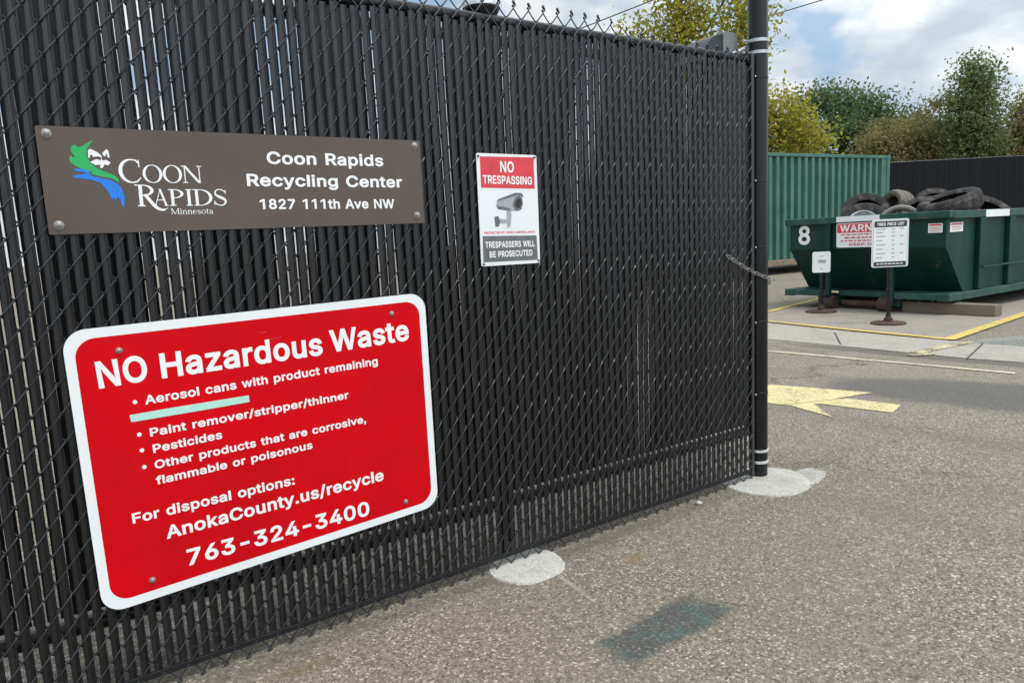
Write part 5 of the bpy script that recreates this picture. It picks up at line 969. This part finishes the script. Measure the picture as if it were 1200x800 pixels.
# ------------------------------------------------------------------ trees
def tree(name, label, base, trunk_h, trunk_r, blobs, leafm, leaf, nleaf, seed, group=None, limbs=1.0, twigs=0, clump=26):
    """blobs: (dx, dy, z, rx, ry, rz, weight) lobes of the crown; leaves gather in clumps at the ends of twigs"""
    rr = random.Random(seed)
    root = thing(name, label, 'tree', (base[0], base[1], 0), (0, 0, 0), group)
    tb = MB(); lf = MB()
    top = max(b_[2] for b_ in blobs)
    tp = [(0, 0, 0)]; n = 7
    for i in range(1, n+1):
        tp.append((tp[-1][0]+rr.uniform(-.06, .06), tp[-1][1]+rr.uniform(-.06, .06), trunk_h*i/n))
    tb.tube(tp, [trunk_r*(1.25-0.85*i/n) for i in range(n+1)], 10)
    tot = sum(b_[6] for b_ in blobs)
    for b_ in blobs:
        c_ = Vector(b_[:3]); nl = int(nleaf*b_[6]/tot); nc = max(4, nl//clump)
        st_ = Vector(tp[max(2, min(n, int(n*min(1, c_.z/ max(trunk_h, .1)*0.8))))])
        mid = st_.lerp(c_, 0.55)+Vector((rr.uniform(-.2, .2), rr.uniform(-.2, .2), 0.15))
        tb.tube([st_, mid, c_], [trunk_r*0.42, trunk_r*0.28, trunk_r*0.12], 7)
        for _ in range(nc):
            while True:
                u = Vector((rr.uniform(-1, 1), rr.uniform(-1, 1), rr.uniform(-1, 1)))
                if 0.12 < u.length < 1: break
            u = u*(0.55+0.45*rr.random()) if u.length > 0.6 else u
            p = c_+Vector((u.x*b_[3], u.y*b_[4], u.z*b_[5]))
            if rr.random() < 0.35*limbs: tb.tube([c_.lerp(p, 0.1), c_.lerp(p, 0.6)+Vector((rr.uniform(-.1, .1), rr.uniform(-.1, .1), .05)), p], [trunk_r*0.10, trunk_r*0.06, 0.006], 4)
            cs = leaf*rr.uniform(1.8, 4.2); k_ = int(clump*rr.uniform(0.5, 1.5))
            for _ in range(k_):
                q = p+Vector((max(-1.35, min(1.35, rr.gauss(0, 1)))*cs, max(-1.35, min(1.35, rr.gauss(0, 1)))*cs, max(-1.35, min(1.35, rr.gauss(0, 1)))*cs*0.7))
                nrm = Vector((rr.gauss(0, 1), rr.gauss(0, 1), rr.gauss(0.6, 1))).normalized(); a_ = nrm.orthogonal().normalized(); a_.rotate(Matrix.Rotation(rr.uniform(0, 6.28), 3, nrm)); bb = nrm.cross(a_)
                s_ = leaf*rr.uniform(0.6, 1.25)
                lf.add([q-a_*s_*0.6, q+bb*s_*0.32+nrm*s_*0.08, q+a_*s_*0.6, q-bb*s_*0.32+nrm*s_*0.08], [(0, 1, 2, 3)])
    for _ in range(twigs):
        b_ = rr.choice(blobs); c_ = Vector(b_[:3])
        d = Vector((rr.uniform(-1, 1), rr.uniform(-.5, .5), rr.uniform(0.1, 1.2)))
        e_ = c_+Vector((d.x*b_[3], d.y*b_[4], d.z*b_[5]))*1.25
        tb.tube([c_, c_.lerp(e_, .5)+Vector((rr.uniform(-.15, .15), 0, .1)), e_], [0.035, 0.022, 0.008], 4)
    tb.build('trunk', M['bark'], root, True, fixn=False)
    lf.build('crown', M[leafm], root, False, fixn=False)
    return root
TG = 'trees behind the recycling yard'
tree('tree', 'tall yellowing tree rising above the fence top left of the tall post', (4.10, 16.2), 6.2, 0.075,
     [(-0.1, 0, 5.45, 0.62, 0.5, 0.80, 1.3), (-1.05, 0.1, 5.35, 0.20, 0.3, 0.45, 0.25), (1.25, 0, 5.50, 0.50, 0.5, 0.85, 1.0), (-0.1, 0, 6.6, 0.8, 0.8, 0.6, 1.0), (1.2, 0.2, 6.6, 0.6, 0.6, 0.6, 0.8), (-0.3, 0, 4.6, 0.9, 0.7, 0.6, 1.0), (1.0, 0.3, 4.5, 0.7, 0.6, 0.5, 0.8), (0.3, 0, 7.6, 0.9, 0.9, 0.8, 1.0)],
     'leaf_yellow', 0.10, 11000, 31, TG, 0.5, 0, 20)
tree('tree', 'yellow green leafy tree just right of the tall post above the container', (8.75, 23.0), 3.6, 0.14,
     [(-0.5, 0, 4.75, 0.85, 0.8, 0.85, 1.0), (0.15, -0.2, 4.35, 0.75, 0.7, 0.75, 0.9), (0.75, 0, 3.75, 0.75, 0.7, 0.55, 0.8), (-0.4, 0.2, 3.6, 1.1, 0.9, 0.7, 1.2), (-1.4, 0, 4.2, 0.8, 0.8, 0.9, 0.8)],
     'leaf_yellow', 0.12, 6500, 32, TG, 0.6, 0, 20)
tree('tree', 'dark green broad tree in the middle of the far tree line', (14.2, 31.0), 5.0, 0.25,
     [(-0.9, 0, 6.15, 1.15, 1.1, 0.85, 1.0), (0.5, 0.3, 6.0, 1.2, 1.1, 0.85, 1.0), (1.7, 0, 5.65, 0.95, 1.0, 0.75, 0.7), (-1.7, 0, 4.9, 0.9, 1.0, 0.9, 0.8), (-0.2, -0.4, 4.9, 1.3, 1.2, 0.8, 1.2), (1.2, 0, 4.5, 1.2, 1.2, 0.8, 0.9), (-1.0, 0, 3.7, 1.4, 1.2, 0.8, 1.2), (0.9, 0, 3.4, 1.3, 1.2, 0.7, 0.9), (2.6, 0, 5.2, 0.6, 0.7, 0.5, 0.3)],
     'leaf_dark', 0.14, 14000, 33, TG, 0.5, 8, 24)
tree('tree', 'thin olive tree with bare twigs showing between the dark tree and tall one', (16.2, 29.0), 4.4, 0.14,
     [(-0.9, 0, 4.35, 1.0, 0.9, 0.8, 1.0), (0.3, 0, 4.6, 1.0, 0.9, 0.75, 0.8), (-0.2, -0.3, 3.6, 1.6, 1.0, 0.7, 1.5), (1.2, 0, 4.0, 0.9, 0.9, 0.8, 0.9), (0.9, 0, 5.4, 0.5, 0.6, 0.4, 0.15)],
     'leaf_olive', 0.12, 9425, 34, TG, 1.0, 46, 20)
tree('tree', 'tall mid green tree with a ragged pointed top at the right', (16.95, 26.4), 6.0, 0.20,
     [(-0.15, 0, 6.40, 0.26, 0.3, 0.34, 0.22), (0.28, 0.1, 6.15, 0.30, 0.3, 0.28, 0.25), (-0.25, 0, 5.85, 0.48, 0.4, 0.32, 0.42), (0.35, 0.1, 5.55, 0.40, 0.4, 0.28, 0.35), (-0.6, 0, 5.2, 0.50, 0.5, 0.32, 0.5), (0.15, 0, 4.95, 0.62, 0.6, 0.45, 0.8), (-0.85, 0, 4.55, 0.45, 0.5, 0.35, 0.35), (0.0, -0.2, 4.2, 0.95, 0.8, 0.5, 1.2), (0.0, 0, 3.5, 1.2, 1.0, 0.6, 1.3)],
     'leaf_mid', 0.115, 10500, 35, TG, 0.7, 8, 22)
tree('tree', 'olive bushy tree at the far right edge behind the dark fence', (19.25, 26.8), 4.6, 0.16,
     [(0.0, 0, 4.9, 0.75, 0.8, 0.65, 1.0), (0.9, 0.2, 4.9, 1.0, 0.9, 0.9, 1.0), (-0.5, 0, 4.0, 0.8, 0.8, 0.6, 1.0), (0.8, 0, 3.7, 1.2, 1.0, 0.7, 1.2), (-0.7, 0, 3.4, 0.9, 0.8, 0.6, 0.9)],
     'leaf_olive', 0.12, 8700, 36, TG, 0.7, 6, 22)

tree('tree', 'green tree low in the gap behind the thin olive tree', (18.6, 34.0), 4.4, 0.2,
     [(-1.2, 0, 4.6, 1.3, 1.0, 0.8, 1.0), (0.6, 0, 4.9, 1.3, 1.0, 0.8, 1.0), (2.0, 0, 4.5, 1.2, 1.0, 0.8, 0.8), (0, 0, 3.6, 2.4, 1.2, 0.8, 1.6)],
     'leaf_mid', 0.15, 7500, 41, TG, 0.4, 0, 24)
tree('tree', 'pale olive shrub crown filling the space left of the tall pointed tree', (14.9, 27.5), 3.6, 0.12,
     [(-0.8, 0, 3.9, 0.9, 0.8, 0.6, 1.0), (0.4, 0, 4.15, 0.9, 0.8, 0.6, 1.0), (1.2, 0, 3.8, 0.8, 0.8, 0.6, 0.8), (0, 0, 3.3, 1.8, 1.0, 0.5, 1.4)],
     'leaf_olive', 0.11, 8000, 42, TG, 0.8, 14, 20)

# ------------------------------------------------------------------ overhead wires and debris
for (p, q, lab) in (((2.14, 16.0, 5.58), (3.9, 16.0, 6.15), 'faint overhead cable above the fence left of the tree'), ((15.1, 40, 12.33), (17.59, 40, 12.92), 'overhead cable crossing the sky right of the tall post')):
    p, q = Vector(p), Vector(q); d = q-p; A_, B_ = p-d*6, q+d*6; b = MB()
    b.tube([A_.lerp(B_, i/24)+Vector((0, 0, -0.25*math.sin(math.pi*i/24)+0.25)) for i in range(25)], 0.012 if p.y < 20 else 0.028, 6)
    tag(b.build('overhead_cable', M['cable'], None, True), lab, 'cable')
rr = random.Random(8)
for (s_, y, r_, lab) in ((-0.115, -0.035, 0.014, 'small pale stone lying at the foot of the fence'),):
    b = MB(); b.lathe([(0, 0), (r_*0.9, r_*0.1), (r_, r_*0.45), (r_*0.6, r_*0.85), (0, r_*0.95)], 9, rmod=lambda j, i: rr.uniform(-.2, .15)*r_ if i in (1, 2, 3) else 0)
    o = b.build('stone', M['stone'], None); o.location = fw(s_, y, 0.001); tag(o, lab, 'stone')
